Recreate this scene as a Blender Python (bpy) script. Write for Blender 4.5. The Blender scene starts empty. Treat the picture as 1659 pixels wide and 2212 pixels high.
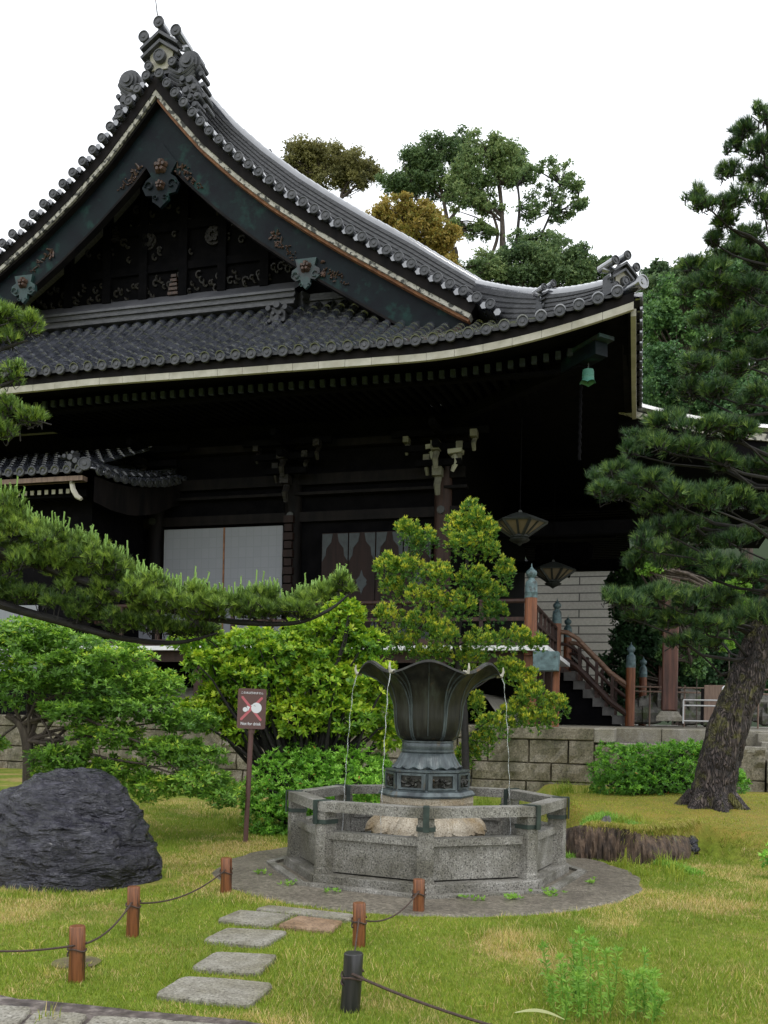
import bpy, bmesh, math, random
import numpy as np
from mathutils import Vector, Matrix, noise as mnoise
random.seed(7); RNG = np.random.default_rng(11)
SC = bpy.context.scene; COL = SC.collection
R = math.radians

# ------------------------------------------------------------------ camera
F = 2000.; YH = 1545.; ROLL = .02; TH = R(15.5); EYE = 1.6   # photo measured on a 1659 x 2212 grid
cam = bpy.data.cameras.new('camera'); camo = bpy.data.objects.new('camera', cam); COL.objects.link(camo)
cam.sensor_fit = 'VERTICAL'; cam.sensor_height = 36; cam.lens = 36 * F / 2212
cam.shift_y = (YH - 1106) / 2212; cam.clip_start = .1; cam.clip_end = 2000
camo.location = (0, 0, EYE)
camo.rotation_euler = (Matrix.Rotation(R(90), 3, 'X') @ Matrix.Rotation(ROLL, 3, 'Z')).to_euler()
SC.camera = camo
# ------------------------------------------------------------------ sky and light (overcast, raining)
SUN_E, SUN_R = R(58), R(200)
w = bpy.data.worlds.new('World'); SC.world = w; w.use_nodes = True
nt = w.node_tree; nt.nodes.clear()
sky = nt.nodes.new('ShaderNodeTexSky'); sky.sky_type = 'NISHITA'; sky.sun_disc = False
sky.sun_elevation = SUN_E; sky.sun_rotation = SUN_R
mx = nt.nodes.new('ShaderNodeMix'); mx.data_type = 'RGBA'; mx.inputs[0].default_value = .93
mx.inputs[7].default_value = (10.4, 10.7, 11.1, 1)
bg = nt.nodes.new('ShaderNodeBackground'); bg.inputs[1].default_value = .12
wo = nt.nodes.new('ShaderNodeOutputWorld')
nt.links.new(sky.outputs[0], mx.inputs[6]); nt.links.new(mx.outputs[2], bg.inputs[0]); nt.links.new(bg.outputs[0], wo.inputs[0])
sl = bpy.data.lights.new('sun', 'SUN'); sl.energy = .7; sl.angle = R(18); sl.color = (1, .97, .92)
so = bpy.data.objects.new('sun', sl); COL.objects.link(so)
so.rotation_euler = (R(90) - SUN_E, 0, R(25))
SC.view_settings.view_transform = 'Standard'; SC.view_settings.look = 'None'
SC.view_settings.exposure = 0.42; SC.view_settings.gamma = 1

# ------------------------------------------------------------------ helpers
def ray(px, py):
    u = px - 829.5; v = YH - py; c, s = math.cos(ROLL), math.sin(ROLL)
    return np.array([(u * c - v * s) / F, 1., (u * s + v * c) / F])
def P(px, py, Y):
    r = ray(px, py) * Y; r[2] += EYE; return r
def G(px, py, z=0.):
    r = ray(px, py); t = (z - EYE) / r[2]; q = r * t; q[2] = z; return q
U3 = np.array([math.cos(TH), -math.sin(TH), 0]); V3 = np.array([math.sin(TH), math.cos(TH), 0])
C0 = P(1369, 669, 19.0)
def onb(px, py, b):                      # pixel -> hall coordinates on the plane y=b
    r = ray(px, py); t = (C0[:2] @ V3[:2] + b) / (r @ V3); q = r * t
    return float((q - C0) @ U3), b, float(q[2] + EYE)
def ona(px, py, a):
    r = ray(px, py); t = (C0[:2] @ U3[:2] + a) / (r @ U3); q = r * t
    return a, float((q - C0) @ V3), float(q[2] + EYE)
def hw(a, b, z):                         # hall -> world
    q = np.array([C0[0], C0[1], 0]) + a * U3 + b * V3; q[2] = z; return q

def tag(o, label=None, cat=None, group=None, kind=None):
    if label: o['label'] = label
    if cat: o['category'] = cat
    if group: o['group'] = group
    if kind: o['kind'] = kind
    return o
def empty(name, loc=(0, 0, 0), rz=0, label=None, cat=None, group=None):
    o = bpy.data.objects.new(name, None); COL.objects.link(o)
    o.location = loc; o.rotation_euler = (0, 0, rz); o.empty_display_size = .2
    return tag(o, label, cat, group)

def frame(d):
    d = Vector(d).normalized(); up = Vector((0, 0, 1)) if abs(d.z) < .95 else Vector((0, 1, 0))
    s = d.cross(up).normalized(); return s, s.cross(d).normalized(), d

class MB:
    def __init__(s): s.v = []; s.f = []; s.m = []; s.c = 0
    def add(s, vs, fs):
        n = len(s.v); s.v += [tuple(map(float, q)) for q in vs]
        for f in fs: s.f.append(tuple(n + i for i in f)); s.m.append(s.c)
    def box(s, x0, x1, y0, y1, z0, z1):
        s.add([(x0,y0,z0),(x1,y0,z0),(x1,y1,z0),(x0,y1,z0),(x0,y0,z1),(x1,y0,z1),(x1,y1,z1),(x0,y1,z1)],
              [(0,3,2,1),(4,5,6,7),(0,1,5,4),(1,2,6,5),(2,3,7,6),(3,0,4,7)])
    def bevbox(s, x0, x1, y0, y1, z0, z1, e=.01):      # box with chamfered edges
        bm = bmesh.new(); bmesh.ops.create_cube(bm, size=1)
        for q in bm.verts:
            q.co = Vector(((x0+x1)/2 + q.co.x*(x1-x0), (y0+y1)/2 + q.co.y*(y1-y0), (z0+z1)/2 + q.co.z*(z1-z0)))
        bmesh.ops.bevel(bm, geom=bm.edges[:], offset=e, segments=1, affect='EDGES')
        bm.verts.index_update(); s.add([q.co[:] for q in bm.verts], [[q.index for q in f.verts] for f in bm.faces]); bm.free()
    def obox(s, c, ax, ay, az, hx, hy, hz):
        c = Vector(c); ax = Vector(ax); ay = Vector(ay); az = Vector(az)
        s.add([c + ax*hx*i + ay*hy*j + az*hz*k for k in (-1, 1) for (i, j) in ((-1,-1),(1,-1),(1,1),(-1,1))],
              [(0,3,2,1),(4,5,6,7),(0,1,5,4),(1,2,6,5),(2,3,7,6),(3,0,4,7)])
    def bar(s, p, q, w, h):
        p = Vector(p); q = Vector(q); a, b, d = frame(q - p)
        s.obox((p + q) / 2, a, d, b, w / 2, (q - p).length / 2, h / 2)
    def tube(s, pts, rad, n=8, cap=True, twist=0):
        pts = [Vector(q) for q in pts]; m = len(pts)
        if not hasattr(rad, '__len__'): rad = [rad] * m
        vs = []; fs = []; pa = None
        for i, q in enumerate(pts):
            d = (pts[min(i+1, m-1)] - pts[max(i-1, 0)]).normalized()
            if pa is None: a, b, _ = frame(d)
            else:
                a = (pa - d * pa.dot(d)).normalized(); b = a.cross(d)
            pa = a
            for k in range(n):
                t = 2 * math.pi * k / n + twist * i; vs.append(q + (a * math.cos(t) + b * math.sin(t)) * rad[i])
        for i in range(m - 1):
            for k in range(n):
                k2 = (k + 1) % n; fs.append((i*n+k, i*n+k2, (i+1)*n+k2, (i+1)*n+k))
        if cap: fs.append(tuple(range(n))[::-1]); fs.append(tuple((m-1)*n+k for k in range(n)))
        s.add(vs, fs)
    def lathe(s, prof, n=24, c=(0, 0), mod=None, rot=0, cap=True):
        vs = []; fs = []; m = len(prof)
        for i, (r, z) in enumerate(prof):
            for k in range(n):
                t = 2*math.pi*k/n + rot; rr, zz = (r, z) if mod is None else mod(r, z, t, i)
                vs.append((c[0] + rr*math.cos(t), c[1] + rr*math.sin(t), zz))
        for i in range(m - 1):
            for k in range(n):
                k2 = (k+1) % n; fs.append((i*n+k, i*n+k2, (i+1)*n+k2, (i+1)*n+k))
        if cap: fs.append(tuple(range(n))[::-1]); fs.append(tuple((m-1)*n+k for k in range(n)))
        s.add(vs, fs)
    def disc(s, c, d, r, dep=.03):                     # round end tile with raised rim and boss
        c = Vector(c); a, b, d = frame(d); n = 16
        prof = [(1, -dep), (1, 0), (.93, .012), (.80, .012), (.76, -.006), (.40, -.006), (.33, .012), (0.04, .016)]
        vs = []; fs = []
        for (q, h) in prof:
            for k in range(n):
                t = 2*math.pi*k/n; vs.append(c + (a*math.cos(t) + b*math.sin(t))*r*q + d*h)
        for i in range(len(prof)-1):
            for k in range(n):
                k2 = (k+1) % n; fs.append((i*n+k, i*n+k2, (i+1)*n+k2, (i+1)*n+k))
        fs.append(tuple((len(prof)-1)*n+k for k in range(n))); s.add(vs, fs)
    def grid(s, pts):                                  # pts[i][j]
        n = len(pts); m = len(pts[0])
        s.add([q for r in pts for q in r], [(i*m+j, i*m+j+1, (i+1)*m+j+1, (i+1)*m+j) for i in range(n-1) for j in range(m-1)])
    def prism(s, poly, fn, d0, d1):                    # poly 2D, fn(x, y, d) -> 3D
        n = len(poly); s.add([fn(x, y, d0) for x, y in poly] + [fn(x, y, d1) for x, y in poly],
              [tuple(range(n))[::-1], tuple(range(n, 2*n))] + [(i, (i+1) % n, n+(i+1) % n, n+i) for i in range(n)])
    def band(s, A, B, y0, y1):                         # A, B: (x,z) polylines; solid strip between them from y0 to y1
        n = len(A); vs = []
        for (x, z), (x2, z2) in zip(A, B): vs += [(x, y0, z), (x2, y0, z2), (x2, y1, z2), (x, y1, z)]
        fs = [(0,1,2,3), ((n-1)*4+3, (n-1)*4+2, (n-1)*4+1, (n-1)*4)]
        for i in range(n-1):
            for k in range(4): fs.append((i*4+k, (i+1)*4+k, (i+1)*4+(k+1) % 4, i*4+(k+1) % 4))
        s.add(vs, fs)
    def sweep(s, path, prof, closed=True):             # prof: (side, up)
        path = [Vector(q) for q in path]; m = len(path); n = len(prof); vs = []; fs = []
        for i, q in enumerate(path):
            d = path[min(i+1, m-1)] - path[max(i-1, 0)]; d.z = 0; d.normalize(); sd = Vector((d.y, -d.x, 0))
            for (x, z) in prof: vs.append(q + sd*x + Vector((0, 0, z)))
        for i in range(m-1):
            for k in range(n if closed else n-1): fs.append((i*n+k, i*n+(k+1) % n, (i+1)*n+(k+1) % n, (i+1)*n+k))
        if closed: fs.append(tuple(range(n))[::-1]); fs.append(tuple((m-1)*n+k for k in range(n)))
        s.add(vs, fs)
    def build(s, name, mats, parent=None, smooth=False, **kw):
        me = bpy.data.meshes.new(name); me.from_pydata(s.v, [], s.f)
        if not isinstance(mats, (list, tuple)): mats = [mats]
        for q in mats: me.materials.append(q)
        if len(mats) > 1: me.polygons.foreach_set('material_index', s.m)
        bm = bmesh.new(); bm.from_mesh(me); bmesh.ops.recalc_face_normals(bm, faces=bm.faces[:]); bm.to_mesh(me); bm.free()
        if smooth:
            me.polygons.foreach_set('use_smooth', [True]*len(me.polygons))
            try: me.set_sharp_from_angle(angle=R(smooth if smooth is not True else 40))
            except Exception: pass
        o = bpy.data.objects.new(name, me); COL.objects.link(o); o.parent = parent
        return tag(o, **kw) if kw else o

def npmesh(name, verts, nper, mat, parent=None, tint=None, smooth=False, **kw):
    """verts (N,nper,3): N separate faces with nper corners"""
    N = verts.shape[0]; me = bpy.data.meshes.new(name)
    me.vertices.add(N*nper); me.vertices.foreach_set('co', verts.reshape(-1).astype(np.float32))
    me.loops.add(N*nper); me.loops.foreach_set('vertex_index', np.arange(N*nper, dtype=np.int32))
    me.polygons.add(N); me.polygons.foreach_set('loop_start', np.arange(0, N*nper, nper, dtype=np.int32))
    me.update(calc_edges=True)
    if tint is not None:
        at = me.attributes.new('tint', 'FLOAT', 'POINT')
        at.data.foreach_set('value', np.repeat(tint, nper).astype(np.float32) if tint.shape[0] == N else tint.astype(np.float32))
    me.materials.append(mat)
    o = bpy.data.objects.new(name, me); COL.objects.link(o); o.parent = parent
    return tag(o, **kw) if kw else o

# ------------------------------------------------------------------ materials
class NT:
    def __init__(s, name):
        s.m = bpy.data.materials.new(name); s.m.use_nodes = True; s.t = s.m.node_tree; s.t.nodes.clear()
        s.out = s.n('ShaderNodeOutputMaterial'); s.b = s.n('ShaderNodeBsdfPrincipled'); s.l(s.b.outputs[0], s.out.inputs[0])
        s.tc = s.n('ShaderNodeTexCoord')
    def n(s, k): return s.t.nodes.new(k)
    def l(s, a, b): s.t.links.new(a, b)
    def map(s, scale=(1,1,1), rot=(0,0,0), co='Object'):
        q = s.n('ShaderNodeMapping'); q.inputs['Scale'].default_value = scale; q.inputs['Rotation'].default_value = rot
        s.l(s.tc.outputs[co], q.inputs[0]); return q.outputs[0]
    def noise(s, scale, det=5, rough=.6, vec=None, dist=0):
        q = s.n('ShaderNodeTexNoise'); q.inputs['Scale'].default_value = scale; q.inputs['Detail'].default_value = det
        q.inputs['Roughness'].default_value = rough; q.inputs['Distortion'].default_value = dist
        s.l(vec if vec is not None else s.tc.outputs['Object'], q.inputs['Vector']); return q.outputs[0]
    def ramp(s, fac, stops, interp='LINEAR'):
        q = s.n('ShaderNodeValToRGB'); e = q.color_ramp.elements; q.color_ramp.interpolation = interp
        while len(e) < len(stops): e.new(.5)
        for i, (p, c) in enumerate(stops): e[i].position = p; e[i].color = (*c, 1) if len(c) == 3 else c
        s.l(fac, q.inputs[0]); return q.outputs[0]
    def mix(s, fac, a, b, mode='MIX'):
        q = s.n('ShaderNodeMix'); q.data_type = 'RGBA'; q.blend_type = mode
        for i, x in ((0, fac), (6, a), (7, b)):
            if hasattr(x, 'links'): s.l(x, q.inputs[i])
            else: q.inputs[i].default_value = x if i == 0 else (*x, 1)
        return q.outputs[2]
    def bump(s, h, strength=.4, dist=.02, prev=None):
        q = s.n('ShaderNodeBump'); q.inputs['Strength'].default_value = strength; q.inputs['Distance'].default_value = dist
        s.l(h, q.inputs['Height'])
        if prev is not None: s.l(prev, q.inputs['Normal'])
        return q.outputs[0]
    def fin(s, col, rough=.6, nrm=None, metal=0, spec=.5):
        for k, x in (('Base Color', col), ('Roughness', rough)):
            if hasattr(x, 'links'): s.l(x, s.b.inputs[k])
            else: s.b.inputs[k].default_value = x if k != 'Base Color' else (*x, 1)
        s.b.inputs['Metallic'].default_value = metal; s.b.inputs['Specular IOR Level'].default_value = spec
        if nrm is not None: s.l(nrm, s.b.inputs['Normal'])
        return s.m
g3 = lambda v, t=(1, 1, 1): (v*t[0], v*t[1], v*t[2])

def two(name, c1, c2, scale=4, rough=.6, bump=.3, bscale=30, bdist=.01, metal=0, spec=.5, stretch=(1,1,1), lo=.35, hi=.65, c3=None, c3pos=(.62,.72), c3scale=9):
    t = NT(name); v = t.map(stretch); c = t.ramp(t.noise(scale, 6, .62, v), [(lo, c1), (hi, c2)])
    if c3: c = t.mix(t.ramp(t.noise(c3scale, 5, .6, v), [(c3pos[0], (0,0,0)), (c3pos[1], (1,1,1))]), c, c3)
    return t.fin(c, rough, t.bump(t.noise(bscale, 4, .6, v), bump, bdist), metal, spec)

M = {}
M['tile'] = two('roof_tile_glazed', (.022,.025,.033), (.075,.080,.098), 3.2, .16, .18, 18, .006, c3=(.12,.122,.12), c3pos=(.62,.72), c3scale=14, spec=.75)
M['tile'].node_tree.nodes['Principled BSDF'].inputs['Coat Weight'].default_value = 1.0; M['tile'].node_tree.nodes['Principled BSDF'].inputs['Coat IOR'].default_value = 2.3; M['tile'].node_tree.nodes['Principled BSDF'].inputs['Coat Roughness'].default_value = .12
M['tiledark'] = two('roof_tile_side', (.024,.026,.03), (.08,.08,.086), 6, .42, .5, 9, .02, stretch=(1,1,6))
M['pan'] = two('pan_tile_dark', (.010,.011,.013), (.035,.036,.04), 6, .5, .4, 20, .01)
M['tileold'] = two('weathered_tile', (.022,.025,.030), (.072,.073,.080), 5, .45, .4, 20, .01)
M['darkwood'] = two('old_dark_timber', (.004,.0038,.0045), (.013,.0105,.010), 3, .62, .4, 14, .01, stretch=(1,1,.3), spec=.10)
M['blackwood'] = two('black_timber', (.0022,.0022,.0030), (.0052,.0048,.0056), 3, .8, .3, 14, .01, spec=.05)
M['doorwood'] = two('dark_door_timber', (.010,.005,.004), (.022,.010,.008), 3, .6, .4, 10, .008, stretch=(4,4,.3), spec=.2)
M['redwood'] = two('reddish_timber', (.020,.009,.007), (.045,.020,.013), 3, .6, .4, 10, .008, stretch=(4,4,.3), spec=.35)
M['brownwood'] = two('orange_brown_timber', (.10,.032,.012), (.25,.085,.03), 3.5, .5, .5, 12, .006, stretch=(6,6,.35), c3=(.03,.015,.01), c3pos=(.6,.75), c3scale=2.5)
M['postwood'] = two('wet_brown_post', (.085,.026,.008), (.24,.085,.028), 6, .38, .5, 16, .004, stretch=(8,8,.5), c3=(.02,.01,.006), c3pos=(.6,.68), c3scale=4)
M['blackpost'] = two('black_tarred_post', (.010,.010,.011), (.03,.028,.028), 6, .35, .5, 20, .004, stretch=(6,6,.5))
M['copper'] = two('verdigris_copper', (.010,.028,.030), (.022,.060,.055), 5, .5, .35, 16, .01, c3=(.02,.022,.025), c3pos=(.48,.62), c3scale=3)
M['copperdark'] = two('dark_copper_board', (.0030,.0045,.0075), (.0055,.012,.014), 1.6, .48, .35, 10, .01, c3=(.009,.032,.028), c3pos=(.56,.68), c3scale=2.2, spec=.12)
M['copperbright'] = two('bright_verdigris', (.05,.17,.13), (.08,.25,.19), 6, .6, .2, 20, .005)
M['copperblue'] = two('blue_grey_copper', (.05,.085,.09), (.12,.19,.20), 7, .5, .3, 20, .006, c3=(.03,.035,.03), c3pos=(.55,.68), c3scale=6)
M['plaster'] = two('weathered_white_plaster', (.33,.31,.25), (.46,.44,.38), 3, .8, .2, 30, .005)
M['plasterworn'] = two('flaking_white_board', (.30,.285,.25), (.46,.44,.39), 6, .8, .4, 30, .006, c3=(.05,.05,.045), c3pos=(.50,.56), c3scale=7)
M['oxide'] = two('bare_orange_board', (.13,.05,.02), (.28,.12,.05), 5, .7, .3, 20, .005)
M['whitepaint'] = two('white_flashing', (.62,.63,.64), (.74,.74,.74), 4, .4, .1, 30, .002)
M['paper'] = NT('shoji_paper')
def _paper():
    t = M['paper']; br = t.n('ShaderNodeTexBrick'); br.offset = 0
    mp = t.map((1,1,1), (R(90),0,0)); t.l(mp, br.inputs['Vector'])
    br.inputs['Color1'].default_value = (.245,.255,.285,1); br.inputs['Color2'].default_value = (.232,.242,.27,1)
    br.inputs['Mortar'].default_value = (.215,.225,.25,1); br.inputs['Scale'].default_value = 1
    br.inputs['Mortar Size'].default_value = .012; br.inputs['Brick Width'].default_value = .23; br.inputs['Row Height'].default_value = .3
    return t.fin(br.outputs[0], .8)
M['paper'] = _paper()
def granite(name, base, dark, light, stain, sc=70):
    t = NT(name)
    sp = t.noise(sc, 2, .7); c = t.ramp(sp, [(.36, dark), (.46, base), (.58, base), (.66, light)])
    st = t.ramp(t.noise(2.3, 6, .65), [(.42, (1,1,1)), (.62, stain)])
    c = t.mix(1, c, st, 'MULTIPLY')
    st2 = t.ramp(t.noise(9, 5, .7), [(.40, (.62,.60,.56)), (.60, (1.05,1.05,1.05))])
    c = t.mix(.7, c, st2, 'MULTIPLY')
    n = t.bump(sp, .35, .006); n = t.bump(t.noise(11, 5, .6), .35, .02, n)
    return t.fin(c, .62, n)
M['granite'] = granite('speckled_granite', (.27,.26,.235), (.06,.056,.05), (.48,.46,.42), (.44,.43,.37))
M['wallstone'] = granite('mossy_wall_granite', (.20,.175,.125), (.08,.07,.05), (.30,.27,.21), (.36,.38,.26), 34)
M['lotusstone'] = granite('pale_carved_granite', (.40,.35,.27), (.18,.14,.09), (.54,.49,.41), (.60,.50,.34))
M['slab'] = granite('wet_paving_granite', (.26,.245,.205), (.11,.10,.08), (.38,.36,.31), (.75,.73,.62), 60)
M['slabrust'] = granite('rusty_paving_granite', (.28,.18,.11), (.12,.08,.05), (.36,.27,.18), (.75,.70,.58), 60)
def pebble(name, a, b, c, sc):
    t = NT(name); vo = t.n('ShaderNodeTexVoronoi'); vo.inputs['Scale'].default_value = sc; t.l(t.tc.outputs['Object'], vo.inputs['Vector'])
    col = t.ramp(t.noise(sc*.6, 3, .7), [(.35, a), (.52, b), (.68, c)])
    col = t.mix(.55, col, t.ramp(t.noise(1.6, 5, .6), [(.35, (.5,.47,.42)), (.6, (1.1,1.1,1.05))]), 'MULTIPLY')
    e = t.ramp(vo.outputs['Distance'], [(0, (1,1,1)), (.7, (0,0,0))])
    return t.fin(col, .5, t.bump(e, .6, .012))
M['aggregate'] = pebble('exposed_aggregate', (.075,.066,.05), (.15,.13,.10), (.24,.21,.17), 48)
M['gravel'] = pebble('wet_gravel', (.04,.03,.028), (.10,.08,.075), (.22,.19,.17), 14)
M['concrete'] = pebble('mossy_verge_gravel', (.06,.055,.045), (.13,.115,.09), (.22,.20,.17), 40)
def bronze():
    t = NT('aged_bronze'); v = t.map((5, 5, .55))
    c = t.ramp(t.noise(2.2, 6, .6, v), [(.36, (.010,.010,.008)), (.55, (.027,.026,.020)), (.74, (.055,.064,.054))])
    c = t.mix(t.ramp(t.noise(1.5, 4, .6, v), [(.62, (0,0,0)), (.70, (.9,.9,.9))]), c, (.09,.052,.02))
    return t.fin(c, t.ramp(t.noise(4, 4, .6, v), [(.3, (.34,)*3), (.7, (.55,)*3)]), t.bump(t.noise(9, 5, .6, v), .3, .015), .25)
M['bronze'] = bronze()
M['bronzeblue'] = two('blue_bronze', (.038,.047,.052), (.11,.135,.14), 5, .36, .4, 18, .01, metal=.2, c3=(.11,.085,.05), c3pos=(.6,.7), c3scale=4, stretch=(2,2,.7))
M['strap'] = two('dark_green_strap', (.012,.02,.016), (.03,.05,.04), 8, .5, .2, 30, .003)
def rockm():
    t = NT('dark_layered_rock'); v = t.map((1.3, 1.3, 3.4), (R(10), R(16), 0))
    c = t.ramp(t.noise(3.4, 8, .68, v, .6), [(.34, (.008,.008,.014)), (.52, (.024,.023,.036)), (.70, (.062,.059,.082))])
    c = t.mix(t.ramp(t.noise(1.4, 4, .6), [(.62, (0,0,0)), (.72, (.7,.7,.7))]), c, (.035,.03,.022))
    n = t.bump(t.noise(4.6, 8, .66, v, 1.6), 1.0, .09); n = t.bump(t.noise(1.6, 4, .5, v, .5), 1.0, .25, n); return t.fin(c, .19, n, 0, .8)
M['rock'] = rockm()
M['stone2'] = two('rough_garden_stone', (.05,.05,.045), (.17,.16,.14), 5, .7, .9, 7, .04, c3=(.06,.075,.03), c3pos=(.5,.62), c3scale=4)
def barkm():
    t = NT('pine_bark'); v = t.map((3.4, 3.4, .62)); vo = t.n('ShaderNodeTexVoronoi'); vo.feature = 'DISTANCE_TO_EDGE'; vo.inputs['Scale'].default_value = 6
    ns = t.n('ShaderNodeTexNoise'); ns.inputs['Scale'].default_value = 3; t.l(v, ns.inputs['Vector'])
    ad = t.n('ShaderNodeMix'); ad.data_type = 'RGBA'; ad.blend_type = 'ADD'; ad.inputs[0].default_value = .9; t.l(v, ad.inputs[6]); t.l(ns.outputs[1], ad.inputs[7])
    t.l(ad.outputs[2], vo.inputs['Vector'])
    c = t.ramp(t.noise(5, 6, .7), [(.33, (.028,.022,.021)), (.52, (.075,.055,.048)), (.7, (.16,.125,.11))])
    cr = t.ramp(vo.outputs[0], [(0, (.012,.010,.009)), (.10, (.5,.46,.46)), (.3, (1,1,1))])
    c = t.mix(1, c, cr, 'MULTIPLY')
    ge = t.n('ShaderNodeSeparateXYZ'); t.l(t.tc.outputs['Normal'], ge.inputs[0])
    ms = t.ramp(t.noise(2.1, 6, .7), [(.49, (0,0,0)), (.60, (.85,.85,.85))])
    sd = t.ramp(ge.outputs[0], [(.0, (1,1,1)), (.25, (0,0,0))]); 
    mg = t.mix(1, ms, sd, 'MULTIPLY'); c = t.mix(mg, c, (.13,.125,.02))
    return t.fin(c, .7, t.bump(t.ramp(vo.outputs[0], [(0, (0,0,0)), (.25, (1,1,1))]), .9, .05))
M['bark'] = barkm()
M['bark2'] = two('grey_brown_bark', (.035,.026,.02), (.10,.078,.06), 8, .8, .8, 16, .02, stretch=(2,2,.5))
M['darkbark'] = two('dark_wet_bark', (.006,.005,.005), (.018,.015,.013), 8, .75, .7, 18, .012)
M['rope'] = two('brown_wet_rope', (.03,.018,.013), (.07,.04,.028), 60, .7, .6, 160, .004)
M['signbrown'] = two('brown_sign_plate', (.10,.048,.042), (.125,.062,.055), 3, .5, .05, 40, .002)
def plain(name, c, rough=.5, **k):
    return NT(name).fin(c, rough, **k)
M['white'] = plain('sign_white', (.72,.73,.76)); M['pinkred'] = plain('sign_red', (.52,.13,.15)); M['ink'] = plain('sign_ink', (.08,.06,.06))
M['gold'] = two('gilded_carving', (.018,.010,.006), (.075,.036,.02), 14, .5, .6, 30, .01)
M['carve'] = two('carved_relief', (.003,.0026,.0026), (.014,.010,.007), 7, .6, 1.0, 7, .06)
M['metal'] = plain('galvanised_tube', (.42,.42,.42), .4, metal=.3)
M['board'] = two('weathered_board', (.13,.085,.065), (.22,.15,.11), 3, .7, .3, 14, .005, stretch=(6,6,.5))
M['cream'] = plain('lantern_glass', (.17,.135,.085), .4)
M['iron'] = two('lantern_iron', (.012,.014,.012), (.03,.035,.03), 8, .5, .3, 20, .004)
M['husk'] = plain('dry_leaf', (.50,.52,.26), .6)
def blockwall():
    t = NT('pale_block_wall'); br = t.n('ShaderNodeTexBrick'); mp = t.map((1,1,1), (R(90),0,0)); t.l(mp, br.inputs['Vector'])
    br.inputs['Scale'].default_value = 1; br.inputs['Brick Width'].default_value = 60; br.inputs['Row Height'].default_value = .44; br.inputs['Mortar Size'].default_value = .035
    br.inputs['Color1'].default_value = (.30,.29,.26,1); br.inputs['Color2'].default_value = (.25,.24,.22,1); br.inputs['Mortar'].default_value = (.06,.06,.055,1)
    n = t.noise(7, 6, .7); c = t.mix(.6, br.outputs[0], t.ramp(n, [(.3, (.6,.6,.58)), (.7, (1.1,1.1,1.1))]), 'MULTIPLY')
    return t.fin(c, .8, t.bump(n, .5, .05, t.bump(br.outputs[1], -.8, .04)))
M['block'] = blockwall()
def watm():
    t = NT('falling_water'); t.b.inputs['Transmission Weight'].default_value = .75; t.b.inputs['IOR'].default_value = 1.33
    return t.fin((.9,.93,.95), .08, t.bump(t.noise(40, 3), .5, .01))
M['water'] = watm()
def poolm():
    t = NT('still_water'); return t.fin((.02,.03,.025), .06, t.bump(t.noise(14, 3), .15, .01), 0, .5)
M['pool'] = poolm()
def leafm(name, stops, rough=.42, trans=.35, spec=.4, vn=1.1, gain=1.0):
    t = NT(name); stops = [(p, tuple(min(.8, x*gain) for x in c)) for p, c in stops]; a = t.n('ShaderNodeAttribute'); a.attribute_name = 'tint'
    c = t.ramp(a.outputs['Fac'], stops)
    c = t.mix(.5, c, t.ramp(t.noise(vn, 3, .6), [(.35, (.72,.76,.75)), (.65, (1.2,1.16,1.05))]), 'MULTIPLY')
    t.fin(c, rough, None, 0, spec)
    tr = t.n('ShaderNodeBsdfTranslucent'); t.l(c, tr.inputs[0]); ms = t.n('ShaderNodeMixShader'); ms.inputs[0].default_value = trans
    t.l(t.b.outputs[0], ms.inputs[1]); t.l(tr.outputs[0], ms.inputs[2]); t.l(ms.outputs[0], t.out.inputs[0]); return t.m
M['azalea'] = leafm('azalea_leaf', [(0, (.02,.055,.010)), (.45, (.06,.16,.018)), (.8, (.14,.30,.03)), (.96, (.20,.36,.05)), (1, (.30,.12,.03))], gain=1.9)
M['broad'] = leafm('broad_leaf', [(0, (.014,.045,.010)), (.40, (.055,.14,.014)), (.75, (.17,.28,.018)), (1, (.32,.38,.03))], gain=1.8)
M['maple'] = leafm('layered_leaf', [(0, (.016,.042,.010)), (.5, (.062,.130,.018)), (.85, (.14,.24,.028)), (1, (.26,.31,.035))], gain=2.5)
M['hinoki'] = leafm('golden_cypress_leaf', [(0, (.018,.055,.012)), (.45, (.06,.14,.02)), (.75, (.20,.27,.03)), (1, (.42,.40,.04))], gain=1.75)
M['needle'] = leafm('pine_needle', [(0, (.010,.028,.013)), (.5, (.036,.080,.026)), (.85, (.10,.165,.04)), (1, (.16,.23,.05))], .45, .2, gain=1.6)
M['needlel'] = leafm('young_pine_needle', [(0, (.018,.042,.010)), (.5, (.070,.122,.020)), (.85, (.15,.23,.032)), (1, (.22,.29,.05))], .45, .25, gain=1.75)
M['candle'] = leafm('pine_candle', [(0, (.20,.34,.07)), (1, (.40,.55,.14))], .55, .1)
M['farleaf'] = leafm('far_leaf', [(0, (.02,.038,.018)), (.5, (.055,.085,.032)), (1, (.125,.15,.06))], .6, .35, vn=.25, gain=3.0)
M['farbrown'] = leafm('far_bronze_leaf', [(0, (.045,.05,.02)), (.5, (.11,.105,.038)), (1, (.16,.15,.055))], .6, .35, vn=.25, gain=2.2)
M['fargold'] = leafm('far_golden_leaf', [(0, (.05,.045,.012)), (.5, (.14,.10,.022)), (.75, (.11,.12,.03)), (1, (.22,.13,.03))], .6, .35, vn=.25, gain=3.0)
M['midleaf'] = leafm('mid_green_leaf', [(0, (.015,.04,.015)), (.5, (.04,.09,.03)), (1, (.11,.20,.05))], .55, .25, vn=.4, gain=1.9)
M['weed'] = leafm('fresh_weed_leaf', [(0, (.14,.30,.04)), (1, (.30,.48,.08))], .5, .45, gain=1.2)
M['grass'] = leafm('grass_blade', [(0, (.09,.15,.012)), (.35, (.17,.235,.02)), (.55, (.26,.27,.03)), (.75, (.38,.30,.10)), (1, (.52,.40,.21))], .6, .3, gain=1.4)
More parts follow.
